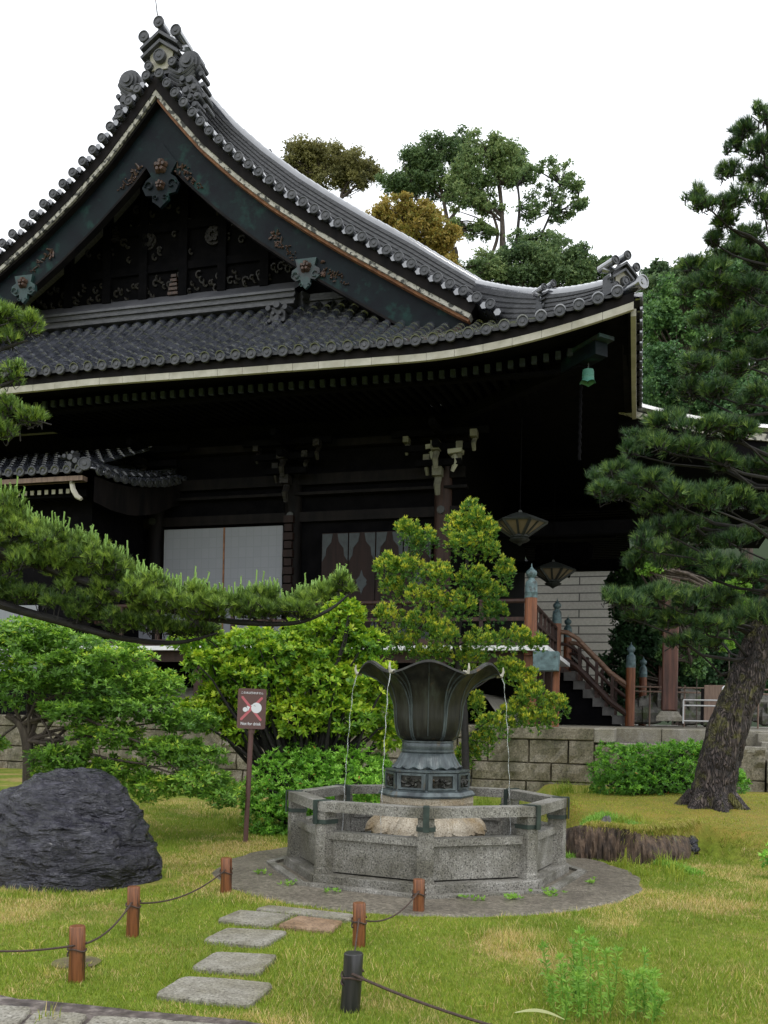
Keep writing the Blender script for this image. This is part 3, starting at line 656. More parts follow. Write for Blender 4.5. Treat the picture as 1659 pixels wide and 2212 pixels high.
# body --------------------------------------------------------------------------------------------
ZF = 3.28                                    # veranda floor
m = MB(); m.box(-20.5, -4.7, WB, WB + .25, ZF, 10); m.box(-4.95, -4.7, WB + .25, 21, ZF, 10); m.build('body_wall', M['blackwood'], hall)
m = MB()
for z0, z1, d in ((6.98, 7.25, .16), (8.0, 8.3, .2), (9.0, 9.2, .3), (ZF, ZF + .22, .16), (7.7, 7.78, .28)): m.box(-20.6, -4.55 + d, WB - d, WB - .004, z0, z1)
m.build('wall_beam', M['darkwood'], hall)
cols = [-4.95, -9.25, -13.55, -17.85]
for k, a in enumerate(cols):
    m = MB(); m.tube([(a, WB - .05, ZF), (a, WB - .05, 8.4)], .24, 16); o = m.build('pillar', M['redwood'] if k < 1 else M['darkwood'], hall, smooth=30)
    m = MB(); m.tube([(a, WB - .3, 7.12), (a, WB - .36, 7.12)], .11, 8); m.build('nail_cover', M['iron'], o)
    def arm(x0, z, y, s, mt, nm='bracket_arm'):
        q = MB(); q.c = 0
        q.box(x0 - .11*s, x0 + .11*s, y - .28, y, z, z + .22*s)
        q.tube([(x0, y - .05, z - .02), (x0 + .0*s, y - .20, z - .22*s), (x0 + .0*s, y - .1, z - .42*s)], [.09*s, .08*s, .06*s], 6)
        return q.build(nm, mt, hall)
    mt = {0: 'plasterworn', 1: 'carve'}.get(k, 'carve')
    mm = M['aged'] if 'aged' in M else M.setdefault('aged', two('aged_bracket_paint', (.10,.10,.075), (.19,.185,.14), 5, .7, .3, 20, .01))
    mt = mm if k == 0 else M['carve']
    for (dx, z, yy, s) in ((-.05, 7.95, -.45, 1.15), (-.05, 8.55, -.75, 1.05), (-.35, 8.35, -.4, .8), (.55, 8.62, -.5, .8), (.95, 8.85, -.7, .8), (-.9, 8.85, -.5, .7)):
        if k > 1 and abs(dx) > .2: continue
        arm(a + dx, z, WB + yy, s, mt)
    for z, l in ((8.2, 1.2), (8.6, 1.9), (9.0, 2.6)):
        q = MB(); q.box(a - l/2, a + l/2, WB - .75, WB - .6, z, z + .16); q.box(a - .08, a + .08, WB - 1.3*l/2, WB - .1, z - .02, z + .15); q.build('bracket_beam', M['blackwood'], hall)
# white-painted corner bracket noses hanging on the corner pillar
for px, py, s in ((938, 975, 1.0), (985, 985, .95)):
    x, _, z = onb(px, py, 4.3); q = MB()
    q.prism([(-.19*s, .02), (.19*s, .06), (.20*s, .16), (-.2*s, .14)], lambda u, v, d: (x + u, d, z + v), 4.1, 4.45)
    pts = [(x - .02, 4.25, z), (x + .02, 4.2, z - .2), (x + (.02 if s == 1 else -.08), 4.22, z - .42)]
    q.tube(pts, [.10*s, .09*s, .05*s], 4); q.build('bracket_nose', M.setdefault('nose', two('white_nose', (.30,.30,.24), (.42,.42,.34), 5, .7, .3, 20, .01)), hall)
m = MB()                                      # door jamb and fretted post beside the shoji
x, _, _ = onb(626, 1180, WB - .25)
for j in range(9): m.box(x - .14 + .03*(j % 2), x + .14 - .03*(j % 2), WB - .42, WB - .26, 5.0 + j*.24, 5.2 + j*.24)
m.box(x - .09, x + .09, WB - .26, WB - .1, ZF, 7.2); m.build('carved_jamb', M['doorwood'], hall)
sx0 = onb(355, 1145, WB - .3)[0]; sx1 = onb(485, 1140, WB - .3)[0]; sx2 = onb(611, 1138, WB - .3)[0]; szt = onb(485, 1140, WB - .3)[2]
for u0, u1, lb in ((sx0, sx1 - .02, 'pale paper screen, left of the pair beside the carved jamb'), (sx1 + .02, sx2, None)):
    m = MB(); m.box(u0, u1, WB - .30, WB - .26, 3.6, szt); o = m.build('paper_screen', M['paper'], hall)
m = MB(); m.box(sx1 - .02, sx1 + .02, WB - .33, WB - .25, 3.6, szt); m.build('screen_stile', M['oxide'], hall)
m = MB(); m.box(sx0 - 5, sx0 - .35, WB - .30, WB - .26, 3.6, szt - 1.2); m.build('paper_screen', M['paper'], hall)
# panelled doors with copper lozenge fittings
dx0 = onb(695, 1150, WB - .3)[0]; dzt = onb(760, 1150, WB - .3)[2]
for k in range(4):
    u0 = dx0 + k*.78; m = MB(); m.box(u0 + .01, u0 + .77, WB - .28, WB - .22, ZF + .2, dzt)
    o = m.build('door_leaf', M['doorwood'], hall); q = MB(); y = WB - .29; f = lambda u, v, d: (u, d, v)
    def lob(cx, cz, w, h): q.prism([(cx, cz + h), (cx + w*.35, cz + h*.5), (cx + w, cz + h*.15), (cx + w*.8, cz), (cx + w, cz - h*.15), (cx + w*.35, cz - h*.5), (cx, cz - h), (cx - w*.35, cz - h*.5), (cx - w, cz - h*.15), (cx - w*.8, cz), (cx - w, cz + h*.15), (cx - w*.35, cz + h*.5)], f, y, y + .01)
    lob(u0 + .39, ZF + 1.95, .16, .34); lob(u0 + .39, ZF + 1.0, .14, .3)
    for ux in (u0 + .02, u0 + .76):
        sg = 1 if ux < u0 + .4 else -1
        q.prism([(ux, dzt - .02), (ux + sg*.30, dzt - .02), (ux + sg*.26, dzt - .25), (ux + sg*.12, dzt - .42), (ux + sg*.10, dzt - .62), (ux, dzt - .78)], f, y, y + .01)
        q.prism([(ux, ZF + .25), (ux + sg*.28, ZF + .25), (ux + sg*.24, ZF + .45), (ux + sg*.10, ZF + .7), (ux, ZF + .95)], f, y, y + .01)
    q.build('door_fitting', M.setdefault('fit', two('dull_green_fitting', (.012,.018,.022), (.026,.037,.04), 5, .55, .3, 14, .004)), o)
# veranda ------------------------------------------------------------------------------------------
VA, VB = -2.25, 2.35
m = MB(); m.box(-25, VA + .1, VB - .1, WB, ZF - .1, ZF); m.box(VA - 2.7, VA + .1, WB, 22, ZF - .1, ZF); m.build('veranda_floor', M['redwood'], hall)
zw = onb(950, 1400, VB - .3)[2]
m = MB(); m.box(-25, VA + .45, VB - .38, VB - .12, zw - .055, zw + .055); m.box(VA + .14, VA + .45, VB - .12, 8.9, zw - .055, zw + .055); m.build('veranda_edge', M['whitepaint'], hall, label='white-capped edge of the veranda')
m = MB(); m.box(-25, VA + .05, VB + .02, VB + .22, ZF - .38, ZF - .11); m.box(VA - .1, VA + .12, VB + .22, 22, ZF - .38, ZF - .11); m.build('veranda_beam', M['redwood'], hall)
for a in list(np.arange(VA, -24, -2.15)):
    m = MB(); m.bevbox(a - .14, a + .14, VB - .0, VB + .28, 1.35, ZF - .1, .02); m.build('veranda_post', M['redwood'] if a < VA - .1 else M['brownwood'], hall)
for b in np.arange(VB + 2.1, 22, 2.1):
    m = MB(); m.box(VA - .13, VA + .13, b - .13, b + .13, 1.35, ZF - .1); m.build('veranda_post', M['redwood'], hall)
m = MB(); m.box(VA + .55, VA + .70, VB - .1, VB + .05, 1.4, ZF - .4); m.build('veranda_post', M['brownwood'], hall)
for (a0, a1, b0, b1) in ((VA + .0, VA + .70, VB - .45, VB + .05),):
    m = MB(); m.bevbox(a0 + .12, a1, b0, b1, ZF - .58, ZF - .13, .01); m.build('beam_end_cap', M['copperblue'], hall)
# balustrade
zt = onb(760, 1303, VB)[2]; zmi = onb(760, 1340, VB)[2]
def rail3(p, q, r=.055):
    m = MB()
    m.tube([p + Vector((0, 0, zt - ZF)), q + Vector((0, 0, zt - ZF))], r, 10); m.bar(p + Vector((0, 0, zmi - ZF)), q + Vector((0, 0, zmi - ZF)), .09, .09)
    m.bar(p + Vector((0, 0, .12)), q + Vector((0, 0, .12)), .13, .16); n = int((q-p).length/1.07)
    for i in range(n+1):
        c = p + (q-p)*(i/max(n, 1)); m.bar(c, c + Vector((0, 0, zt - ZF)), .09, .09)
    return m.build('balustrade', M['redwood'], hall, smooth=40)
rail3(Vector((VA - .1, VB, ZF)), Vector((-25, VB, ZF))); rail3(Vector((VA, VB + .1, ZF)), Vector((VA, 9.0, ZF))); rail3(Vector((VA, 13.9, ZF)), Vector((VA, 21.5, ZF)))
def newel(a, b, z0, z1, r=.145):
    m = MB(); m.lathe([(r*1.0, z0), (r, z0 + .02), (r, z1)], 20, (a, b)); o = m.build('newel_post', M['brownwood'], hall, smooth=40)
    m = MB(); k = r/.145
    m.lathe([(r*1.04, z1 - .02), (r*1.04, z1 + .10*k), (r*1.08, z1 + .11*k), (r*1.0, z1 + .13*k), (r*1.0, z1 + .28*k), (r*.9, z1 + .36*k), (r*.55, z1 + .41*k), (r*.48, z1 + .45*k), (r*.75, z1 + .49*k), (r*.92, z1 + .55*k), (r*.82, z1 + .61*k), (r*.4, z1 + .66*k), (r*.12, z1 + .72*k), (.004, z1 + .80*k)], 20, (a, b))
    m.build('finial', M['copperblue'], o, smooth=50); return o
newel(VA, VB, 1.4 if False else ZF - .2, onb(1141, 1290, VB)[2]); 
SB0, SB1 = 9.3, 13.7
newel(VA, SB0, ZF - .2, 4.55, .14); newel(-.02, SB0, 1.42, 3.2, .14); newel(VA, SB1, ZF - .2, 4.5, .14); newel(.35, SB1 - .3, 1.42, 3.1, .13)
# stairs ---------------------------------------------------------------------------------------------
nS = 7
st = MB(); st.box(VA + .05, -.2, SB0 + .25, SB0 + .28, 1.42, 1.43); stair = empty('stair_root') ; bpy.data.objects.remove(stair)
for i in range(nS):
    a1 = VA + .28 + (i+1)*.295; z1 = ZF - (i+1)*.262 + .02
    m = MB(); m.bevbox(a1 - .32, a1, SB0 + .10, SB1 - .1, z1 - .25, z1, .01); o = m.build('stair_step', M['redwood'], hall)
    m = MB(); m.box(a1 - .34, a1 + .012, SB0 + .06, SB0 + .098, z1 - .26, z1 + .008); m.build('step_end_cap', M.setdefault('stepcap', two('grey_step_cap', (.055,.052,.05), (.10,.095,.09), 4, .7, .3, 20, .005)), o)
m = MB(); m.prism([(VA - .3, 1.425), (-.25, 1.425), (VA + .2, ZF - .25), (VA - .3, ZF - .25)], lambda x, z, d: (x, d, z), SB0 + .2, SB0 + .25); m.box(-4.95, -4.8, WB + .2, 21, 1.35, ZF - .1); m.build('underfloor_shade_board', M['blackwood'], hall)  # added black board stands in for shade behind the steps; box backs the underfloor
for b in (SB0, SB1 - .15):
    m = MB(); s0 = Vector((VA + .1, b, ZF)); s1 = Vector((-.1, b, 1.62))
    def cur(h, sag=.0, fl=.18):
        return [Vector((VA + .1, b, ZF + h)), Vector((VA + .32, b, ZF + h - .02)), Vector((VA + .62, b, ZF + h - .20)), Vector((-.62, b, 1.62 + h + .42)), Vector((-.1, b, 1.62 + h + .04))]
    m.tube(cur(1.0), .072, 10); o = m.build('handrail', M.setdefault('railwood', two('worn_handrail', (.10,.05,.03), (.24,.14,.09), 3, .5, .3, 12, .005, stretch=(1,4,4))), hall, smooth=40)
    m = MB(); m.tube(cur(.62), .05, 8); m.build('middle_rail', M['redwood'], o)
    m = MB(); m.tube(cur(.12), .10, 8)
    for t in (.3, .55, .78): c = s0.lerp(s1, t); m.bar(c, c + Vector((0, 0, 1.0)), .10, .10)
    m.build('stair_stringer', M['redwood'], o)
# white plaster mound under the floor
m = MB(); prof = [(0, 1.35), (-.9, 1.38), (-.85, 1.75), (-.6, 2.1), (-.2, 2.28), (0, 2.3)]
m.grid([[(a, WB + .2 + y, z) for y, z in prof] for a in (-24, -4.3)]); m.grid([[(-4.3 - y, b, z) for y, z in prof] for b in (WB + .2, 21)]); m.build('plaster_mound', M['plaster'], hall, smooth=True)
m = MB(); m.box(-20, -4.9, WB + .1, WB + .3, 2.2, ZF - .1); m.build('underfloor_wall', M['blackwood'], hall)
# porch (kohai) over the stairs -------------------------------------------------------------------------
K0 = 5.0
kz = lambda a: 9.60 - .36*a + .035*a*a
ko = lambda nm, mt, m, **k: m.build(nm, mt, hall, **k)
m = MB(); As = np.linspace(-.4, 4.6, 12)
m.grid([[(a, b, kz(a)) for b in (K0, 9, 14, 19)] for a in As]); m.build('porch_roof', M['tiledark'], hall)
m = MB()
for k in range(int((18.4 - K0)/PITCH)): b = K0 + .55 + k*PITCH; tilerow(m, lambda t, b=b: (4.7 - t, b, kz(4.7 - t) + .03), 0, 5, seg=.8, side=(0, 1, 0), n=5)
for bb, r in ((K0 + .1, .13), (K0 + .38, .11)): m.tube([(a, bb, kz(a) + .1) for a in As], r, 8)
m.build('porch_tile', M['tile'], hall, smooth=40)
m = MB(); m.band([(a, kz(a) - .05) for a in As], [(a, kz(a) - .22) for a in As], K0 - .02, K0 + .16); m.build('porch_verge_strip', M['plasterworn'], hall)
m = MB(); m.band([(a, kz(a) - .22) for a in As], [(a, kz(a) - .85) for a in As], K0 + .06, K0 + .14); m.grid([[(a, b, kz(a) - .3) for b in (K0 + .1, 12, 19)] for a in As]); m.build('porch_bargeboard', M['blackwood'], hall)
m = MB(); m.box(4.45, 4.65, K0, 19, kz(4.6) - .2, kz(4.6) - .04); m.build('porch_eave_strip', M['plaster'], hall)
cx, cb, cz = onb(1445, 1556, 8.6)
for b in (8.6, 15.5):
    m = MB(); m.bevbox(cx - .22, cx + .22, b - .22, b + .22, cz + .28, 7.4, .03); o = m.build('porch_column', M['redwood'] if False else M.setdefault('colwood', two('streaked_red_brown_timber', (.045,.017,.012), (.14,.055,.035), 2.5, .5, .4, 10, .006, stretch=(6,6,.35))), hall)
    m = MB(); bm_ = [(.38, 0), (.38, .12), (.33, .17), (.25, .28)]
    m.lathe([(r*1.35, cz + z - .02) for r, z in bm_], 4, (cx, b), rot=PI/4); m.build('column_base', M['slab'], o)
m = MB(); m.box(cx - .2, cx + .2, 7.9, 16.2, 7.0, 7.5); m.box(-5, cx, 8.45, 8.75, 7.1, 7.5); m.box(-5, cx, 15.3, 15.6, 7.1, 7.5); m.build('porch_beam', M['blackwood'], hall)
m = MB()
for k in range(26): b = 14.0 + k*.42; m.box(-4.9, -.3, b, b + .2, 8.9 if b > 15 else 9.0, 9.12)
m.box(-4.9, -.1, 24.2, 24.6, 8.75, 9.3); m.build('far_rafters', M['blackwood'], hall)
m = MB()                                     # fretted carving seen dark against the pale building
for i in range(110):
    px = random.uniform(1165, 1270); py = 1185 + abs(random.gauss(0, 1))*26*(1 - abs(px - 1215)/75)
    x, b, z = onb(px, py, 14.5); r = random.uniform(.10, .24)
    m.tube([(x + r*math.cos(t), b - .1, z + r*math.sin(t)) for t in np.linspace(random.random()*6, random.random()*6 + 4, 7)], .06, 5)
x, b, z = onb(1215, 1160, 14.6); m.box(x - 1.8, x + 1.9, 14.5, 14.9, z - .1, z + .5)
m.build('fretted_carving', M['blackwood'], hall)
# ------------------------------------------------------------------ things hanging from the hall
def hallthing(name, a, b, z, label, cat, group=None):
    q = hw(a, b, z); return empty(name, tuple(map(float, q)), -TH, label, cat, group)
x, b, z = onb(1270, 830, .95)
bell = hallthing('wind_bell', x, b, z, 'small bright green bronze wind bell hanging under the eave corner', 'bell')
m = MB(); nb = 24
m.lathe([(.05, .33), (.115, .31), (.125, .26), (.125, .18), (.13, .17), (.125, .16), (.135, .08), (.175, 0)], nb, mod=lambda r, z, t, i: (r, z + (.05*abs(math.sin(2*t)) if i == 7 else 0)), cap=False)
m.lathe([(.05, .33), (.02, .36)], 12); m.build('bell_body', M['copperbright'], bell, smooth=50)
m = MB(); m.tube([(0, 0, .35), (0, 0, .95)], .012, 6); m.tube([(.0, 0, .30), (0, 0, .02)], .012, 6); m.build('hanging_rod', M['iron'], bell)
def lantern(px, py, b, w, label):
    x, b, z = onb(px, py, b); o = hallthing('hanging_lantern', x, b, z, label, 'lantern', 'hanging lanterns under the eaves')
    n = 6; r = w/2
    m = MB(); m.lathe([(r*1.06, 0), (r*1.0, .03), (r*.55, .12*w), (r*.22, .18*w), (r*.08, .19*w), (r*.07, .23*w), (.01, .25*w)], n); m.build('lantern_roof', M['iron'], o)
    m = MB(); m.lathe([(r*.97, -.005), (r*.30, -.235*w)], n); m.build('glass_panel', M['cream'], o)
    m = MB()
    for k in range(n):
        t = 2*PI*k/n
        for tt, wd in ((t, .035), (t + PI/n, .022)):
            rr = r*(1 if wd > .03 else math.cos(PI/n))
            m.tube([(rr*.99*math.cos(tt), rr*.99*math.sin(tt), -.0), (rr*.31*math.cos(tt), rr*.31*math.sin(tt), -.235*w)], wd*w, 5)
    m.tube([(r*.99*math.cos(2*PI*k/n), r*.99*math.sin(2*PI*k/n), 0) for k in range(n+1)], .025*w, 5)
    m.lathe([(r*.33, -.225*w), (r*.36, -.26*w), (r*.30, -.28*w), (r*.40, -.31*w), (r*.28, -.35*w), (r*.12, -.38*w), (.01, -.42*w)], 12, mod=lambda r_, z_, t, i: (r_*(1 + .12*math.sin(6*t)), z_))
    m.build('lantern_frame', M['iron'], o); m = MB(); m.tube([(0, 0, .23*w), (0, 0, 2.6)], .010, 5); m.build('hanging_rod', M['blackwood'], o); return o
lantern(1123, 1130, 3.3, 1.34, 'large six-sided hanging lantern with cream panels, the nearer one')
lantern(1195, 1232, 8.4, 1.30, 'dark hanging lantern half hidden behind the stair newel, farther one')

# ------------------------------------------------------------------ stone platform
ZP = 1.42
plat = empty('stone_platform', (float(C0[0]), float(C0[1]), 0), -TH, 'mossy granite block platform wall carrying the temple hall', 'stone platform')
def block(m, a0, a1, b0, b1, z0, z1, rough=.026):
    n = max(4, int((a1-a0)/.10)); k = max(4, int((z1-z0)/.09)); e = .018; pts = []
    for i in range(k+1):
        r = []
        for j in range(n+1):
            fa = 0 if j == 0 else 1 if j == n else .022/(a1-a0) + (1 - .044/(a1-a0))*(j-1)/(n-2); fz = 0 if i == 0 else 1 if i == k else .022/(z1-z0) + (1 - .044/(z1-z0))*(i-1)/(k-2)
            a = a0 + (a1-a0)*fa; z = z0 + (z1-z0)*fz; ed = (j in (0, n)) or (i in (0, k))
            d = (mnoise.noise(Vector((a*3, z*3, b0))) * rough*2 + random.uniform(-rough, rough)*.6)
            r.append((a + (e*.4 if j == 0 else -e*.4 if j == n else 0), b0 + (e*1.6 if ed else -abs(d)*1.5), z + (e*.3 if i == 0 else -e*.3 if i == k else 0)))
        pts.append(r)
    m.grid(pts); m.box(a0 + .006, a1 - .006, b0 + e*1.6, b1, z0 + .004, z1 - .004)
def wall(m, a0, a1, b, z0, z1, course=.42, L=1.15, depth=.5):
    z = z0
    while z < z1 - .05:
        h = min(course*random.uniform(.85, 1.12), z1 - z); h = z1 - z if z1 - z - h < .18 else h; a = a0
        while a < a1 - .01:
            l = L*random.uniform(.55, 1.5); l = a1 - a if a1 - a - l < .35 else l
            block(m, a, a + l, b + random.uniform(-.012, .012), b + depth, z, z + h); a += l
        z += h
random.seed(21)
m = MB(); wall(m, -17, -.62, 0, -.1, ZP - .26); m.build('block_wall', M['wallstone'], plat)
m = MB(); a = -17
while a < -.7:
    l = random.uniform(1.0, 1.9); l = -.62 - a if -.62 - a - l < .5 else l
    m.bevbox(a, a + l - .012, -.05, 1.0, ZP - .258, ZP, .018); a += l
m.build('coping_stone', M['wallstone'], plat)
m = MB(); m.box(-17, -.66, .9, 26, 0, ZP - .012); m.box(-.66, 9, 2.45, 26, 0, ZP - .012); m.build('platform_floor', M['slab'], plat)
m = MB()                                           # right return, lower terrace with gravel bed
m.bevbox(-.64, -.22, .0, 2.4, ZP - .3, ZP - .004, .02)
a = -.6
while a < 8.8: l = random.uniform(1.1, 1.9); m.bevbox(a, min(a + l, 9) - .012, 2.0, 2.46, ZP - .36, ZP, .015); a += l
m.build('coping_stone', M['slab'], plat)
m = MB(); wall(m, -.62, 2.7, 0.02, -.1, ZP - .34 - .0, .5, 1.6); m.build('block_wall', M['wallstone'], plat)
m = MB(); m.bevbox(-.2, 1.62, .0, .28, ZP - .42, ZP - .30, .01); m.bevbox(1.64, 2.05, .0, 2.0, ZP - .42, ZP - .27, .012); m.bevbox(2.07, 2.7, 0, .26, ZP - .42, ZP - .30, .01)
for k in range(4): m.bevbox(2.72 + .0, 8.2, -.1 + k*.55, .5 + k*.55, ZP - .72 + k*.17 - .3, ZP - .56 + k*.17 - .0, .015)
m.build('terrace_slab', M['slab'], plat)
m = MB(); wall(m, 2.72, 8.2, -.06, -.1, ZP - 1.0, .4, 1.2); m.build('block_wall', M['wallstone'], plat)
m = MB(); m.grid([[(a_, b_, ZP - .36 + random.uniform(-.012, .03)) for b_ in np.linspace(.27, 2.0, 30)] for a_ in np.linspace(-.22, 2.7, 50)]); m.build('gravel_bed', M['gravel'], plat)
m = MB()
for i in range(900):
    a_ = random.uniform(-.18, 1.6); b_ = random.uniform(.3, 1.95); r = random.uniform(.02, .045); z = ZP - .34
    m.add([(a_-r, b_, z), (a_, b_-r, z-.0), (a_+r*1.2, b_, z), (a_, b_+r, z), (a_ + r*.1, b_, z + r*1.1)], [(0,1,4), (1,2,4), (2,3,4), (3,0,4)])
m.build('gravel_bed', M['gravel'], plat, kind='stuff')

# ------------------------------------------------------------------ side corridor roof at the left
corr = empty('corridor_building', (float(C0[0]), float(C0[1]), 0), -TH, 'low connecting building at the left with small tiled roof and white rafter ends', 'building')
FB = .9
A1, _, Z1 = onb(187, 1004, FB)
m = MB(); mc = MB(); mp = MB(); zf = onb(60, 1022, FB)[2]
for k in range(16):
    a_ = A1 - .16 - k*.345; f = lambda t, a_=a_: (a_, FB + t, zf + .42*t + .03)
    tilerow(m, f, -.1, 3.9, r=.095, seg=.5); mc.disc((a_, FB - .105, zf + .02), (0, -1, 0), .125, .05); pan(mp, lambda t, a_=a_: (a_ - .17, FB + t, zf + .42*t), -.08, 3.9, .17, seg=.4)
side = [(212,1018),(230,1024),(249,1032),(267,1036),(286,1041),(303,1043),(320,1043.6),(337,1044),(352,1043.6),(366,1041),(381,1038),(397,1037)]
A2 = A1 + .22
sp = []
for i, (px, py) in enumerate(side):
    b_ = FB + .2 + i*.34; a_ = onb(px, py, b_)[0]; sp.append(onb(px, py, b_))
for i, q in enumerate(sp):
    tm = min(2.2, .30 + .22*i); f = lambda t, q=q: (q[0] - t, q[1], q[2] + .34*t); tilerow(m, f, -.05, tm, r=.095, seg=.5, side=(0, 1, 0)); mc.disc((q[0] + .06, q[1], q[2]), (1, -.15, 0), .115, .05)
    pan(mp, lambda t, q=q: (q[0] - t, q[1] + .17, q[2] + .34*t - .03), -.05, tm, .17, seg=.4, side=(0, 1, 0))
mc.disc((A1 + .02, FB - .13, Z1), (.3, -1, 0), .17, .06)
m.build('round_tile', M['tile'], corr, smooth=50); mp.build('pan_tile', M['tiledark'], corr); mc.build('eave_end_tile', M['tileold'], corr, smooth=30)
m = MB()
m.tube([(q[0] - .3, q[1], q[2] + .28) for q in sp], .09, 6); m.build('ridge_roll', M['tile'], corr, smooth=40)
m = MB(); c0 = Vector(onb(158, 990, FB)); 
for dx, dz, r, l in ((0, 0, .13, .3), (.12, -.08, .12, .25), (-.14, .02, .09, .35), (-.22, .0, .05, .5), (.2, -.14, .07, .2), (.05, .11, .07, .25), (-.05, -.16, .13, .2)):
    m.tube([c0 + Vector((dx, .12, dz)), c0 + Vector((dx*1.1, -l*.5, dz*1.1))], [r, r*.6], 8)
m.build('ridge_ornament', M['tileold'], corr, smooth=40)
m = MB(); m.box(A1 - 6, A1 - .1, FB - .02, FB + .2, zf - .26, zf - .14); m.build('eave_board', M['board'], corr)
m = MB(); m.box(A1 - 6, A1 - .3, FB + .46, FB + .56, zf - .55, zf - .36); m.grid([[(a_, b_, zf - .30 + .3*(b_ - FB)) for b_ in (FB, 5)] for a_ in (A1 - 6, A1)]); m.build('eave_soffit', M['blackwood'], corr)
for k in range(14):
    a_ = onb(147, 1061, FB + .35)[0] - k*.215; z_ = onb(147, 1061, FB + .35)[2]
    m = MB(); m.box(a_ - .055, a_ + .055, FB + .36, FB + 2, z_ - .06, z_ + .06); o = m.build('rafter', M['blackwood'], corr)
    m = MB(); m.box(a_ - .052, a_ + .052, FB + .34, FB + .358, z_ - .058, z_ + .058); m.build('rafter_end', M['plaster'], o)
m = MB(); bz = onb(160, 1045, FB + .1)
pts = [onb(155, 1040, FB + .1), onb(158, 1058, FB + .1), onb(166, 1072, FB + .1), onb(176, 1078, FB + .1)]
m.tube(pts, [.07, .075, .07, .05], 6); m.tube([pts[0], tuple(np.array(pts[0]) + np.array([.0, .05, .03]))], .085, 8); m.build('bargeboard_end', M['plaster'], corr, smooth=40)
m = MB(); A_ = [(q[0] - .1, q[1], q[2] - .12) for q in sp]; vs = []
for q in A_: vs += [q, (q[0] - .02, q[1], q[2] - .62 - .25*math.sin((q[1]-FB)/3.8*PI)*.6)]
m.add(vs, [(2*i, 2*i+2, 2*i+3, 2*i+1) for i in range(len(A_)-1)]); m.build('bargeboard', M['darkwood'], corr)
m = MB(); m.box(A1 - 6, A1 - .6, FB + 1.2, 5, 0, zf); m.build('wall', M['blackwood'], corr)
m = MB(); m.box(A1 - 6, A1 - 2.2, FB + 1.16, FB + 1.195, 2.6, 4.4); m.build('paper_screen', M['paper'], corr)

# ------------------------------------------------------------------ pale block building behind the stairs
q = hw(-3.0, 31, 0); o = empty('block_building', tuple(map(float, q)), -TH, 'pale grey block-walled building seen behind the temple stairs', 'building')
m = MB(); m.box(-9, 1.9, 0, 8, -.5, 9.9); m.build('block_wall', M['block'], o)
m = MB(); m.box(-9.2, 2.1, -.35, 8.3, 9.85, 10.2); m.build('roof_slab', M['tileold'], o)
m = MB(); m.box(-1.6, -.1, -.05, -.003, .4, 4.4); m.box(-4.6, -2.6, -.05, -.003, .4, 3.6); m.build('doorway', M['blackwood'], o)

# ------------------------------------------------------------------ ground height
BK = [(1222,1838,1792),(1245,1843,1786),(1275,1846,1779),(1309,1848,1771),(1340,1852,1784),(1379,1858,1796),(1420,1858,1803),(1464,1853,1803),(1490,1846,1806),(1512,1836,1812)]
BG = np.array([G(px_, yb_ + 12)[:2] for px_, yb_, yt_ in BK])
def ss(x): x = np.clip(x, 0, 1); return x*x*(3 - 2*x)
def gh(x, y):
    x = np.asarray(x, float); y = np.asarray(y, float)
    wr = ss((x - 3.75)/1.0)
    f0 = (np.interp(x, BG[:, 0], BG[:, 1]) + .10)*(1-wr) + 8.4*wr; fw = .07*(1-wr) + 3.0*wr
    mound = (.36*ss((y - f0)/fw) + .10*ss((y - 11.3)/1.4))*ss((x - 2.0 - .12*(y-10))/.35)*(1 - .5*ss((y - 14.2)/2.5))
    roll = .03*np.sin(x*1.3 + 1)*np.cos(y*.9)*ss((y-5)/2)*ss((np.hypot(x-.46, y-9.5) - 2.3)/.8)
    hill = 24*ss((y - 52)/70) + 6*ss((x-14)/30)*ss((y-20)/25)
    left = .10*ss((-x - 3.5)/1.5)*ss((y-8)/2)
    return mound + roll*(y < 18) + hill + left
def lattice(x, y, s, seed):
    r = np.random.default_rng(seed).random((64, 64)); u = (x/s) % 64; v = (y/s) % 64
    i = np.floor(u).astype(int); j = np.floor(v).astype(int); fu = ss(u-i); fv = ss(v-j); i2 = (i+1) % 64; j2 = (j+1) % 64; i %= 64; j %= 64
    return (r[i,j]*(1-fu) + r[i2,j]*fu)*(1-fv) + (r[i,j2]*(1-fu) + r[i2,j2]*fu)*fv
xs = np.concatenate([np.array([-900,-400,-180,-90,-50,-30,-20]), np.arange(-14, 14.01, .12), np.array([18,24,32,45,60,90,180,400,900])])
ys = np.concatenate([np.array([-300,-100,-30,-8,-2,0,1.5]), np.arange(2.5, 10.4, .12), np.arange(10.4, 11.3, .03), np.arange(11.3, 20, .12), np.array([22,25,30,36,42,48,54,60,68,76,84,92,100,112,125,160,260,500,1200])])
X, Y = np.meshgrid(xs, ys); Z = gh(X, Y)
v = np.stack([X, Y, Z], -1).reshape(-1, 3); nx = len(xs); ny = len(ys)
idx = (np.arange(ny-1)[:, None]*nx + np.arange(nx-1)[None]).reshape(-1)
me = bpy.data.meshes.new('ground'); me.from_pydata(v.tolist(), [], np.stack([idx, idx+1, idx+nx+1, idx+nx], -1).tolist()); me.materials.append(M['ground'])
me.polygons.foreach_set('use_smooth', [True]*len(me.polygons)); o = bpy.data.objects.new('ground', me); COL.objects.link(o); tag(o, 'lawn and mossy mound of the temple garden', 'ground', kind='structure')

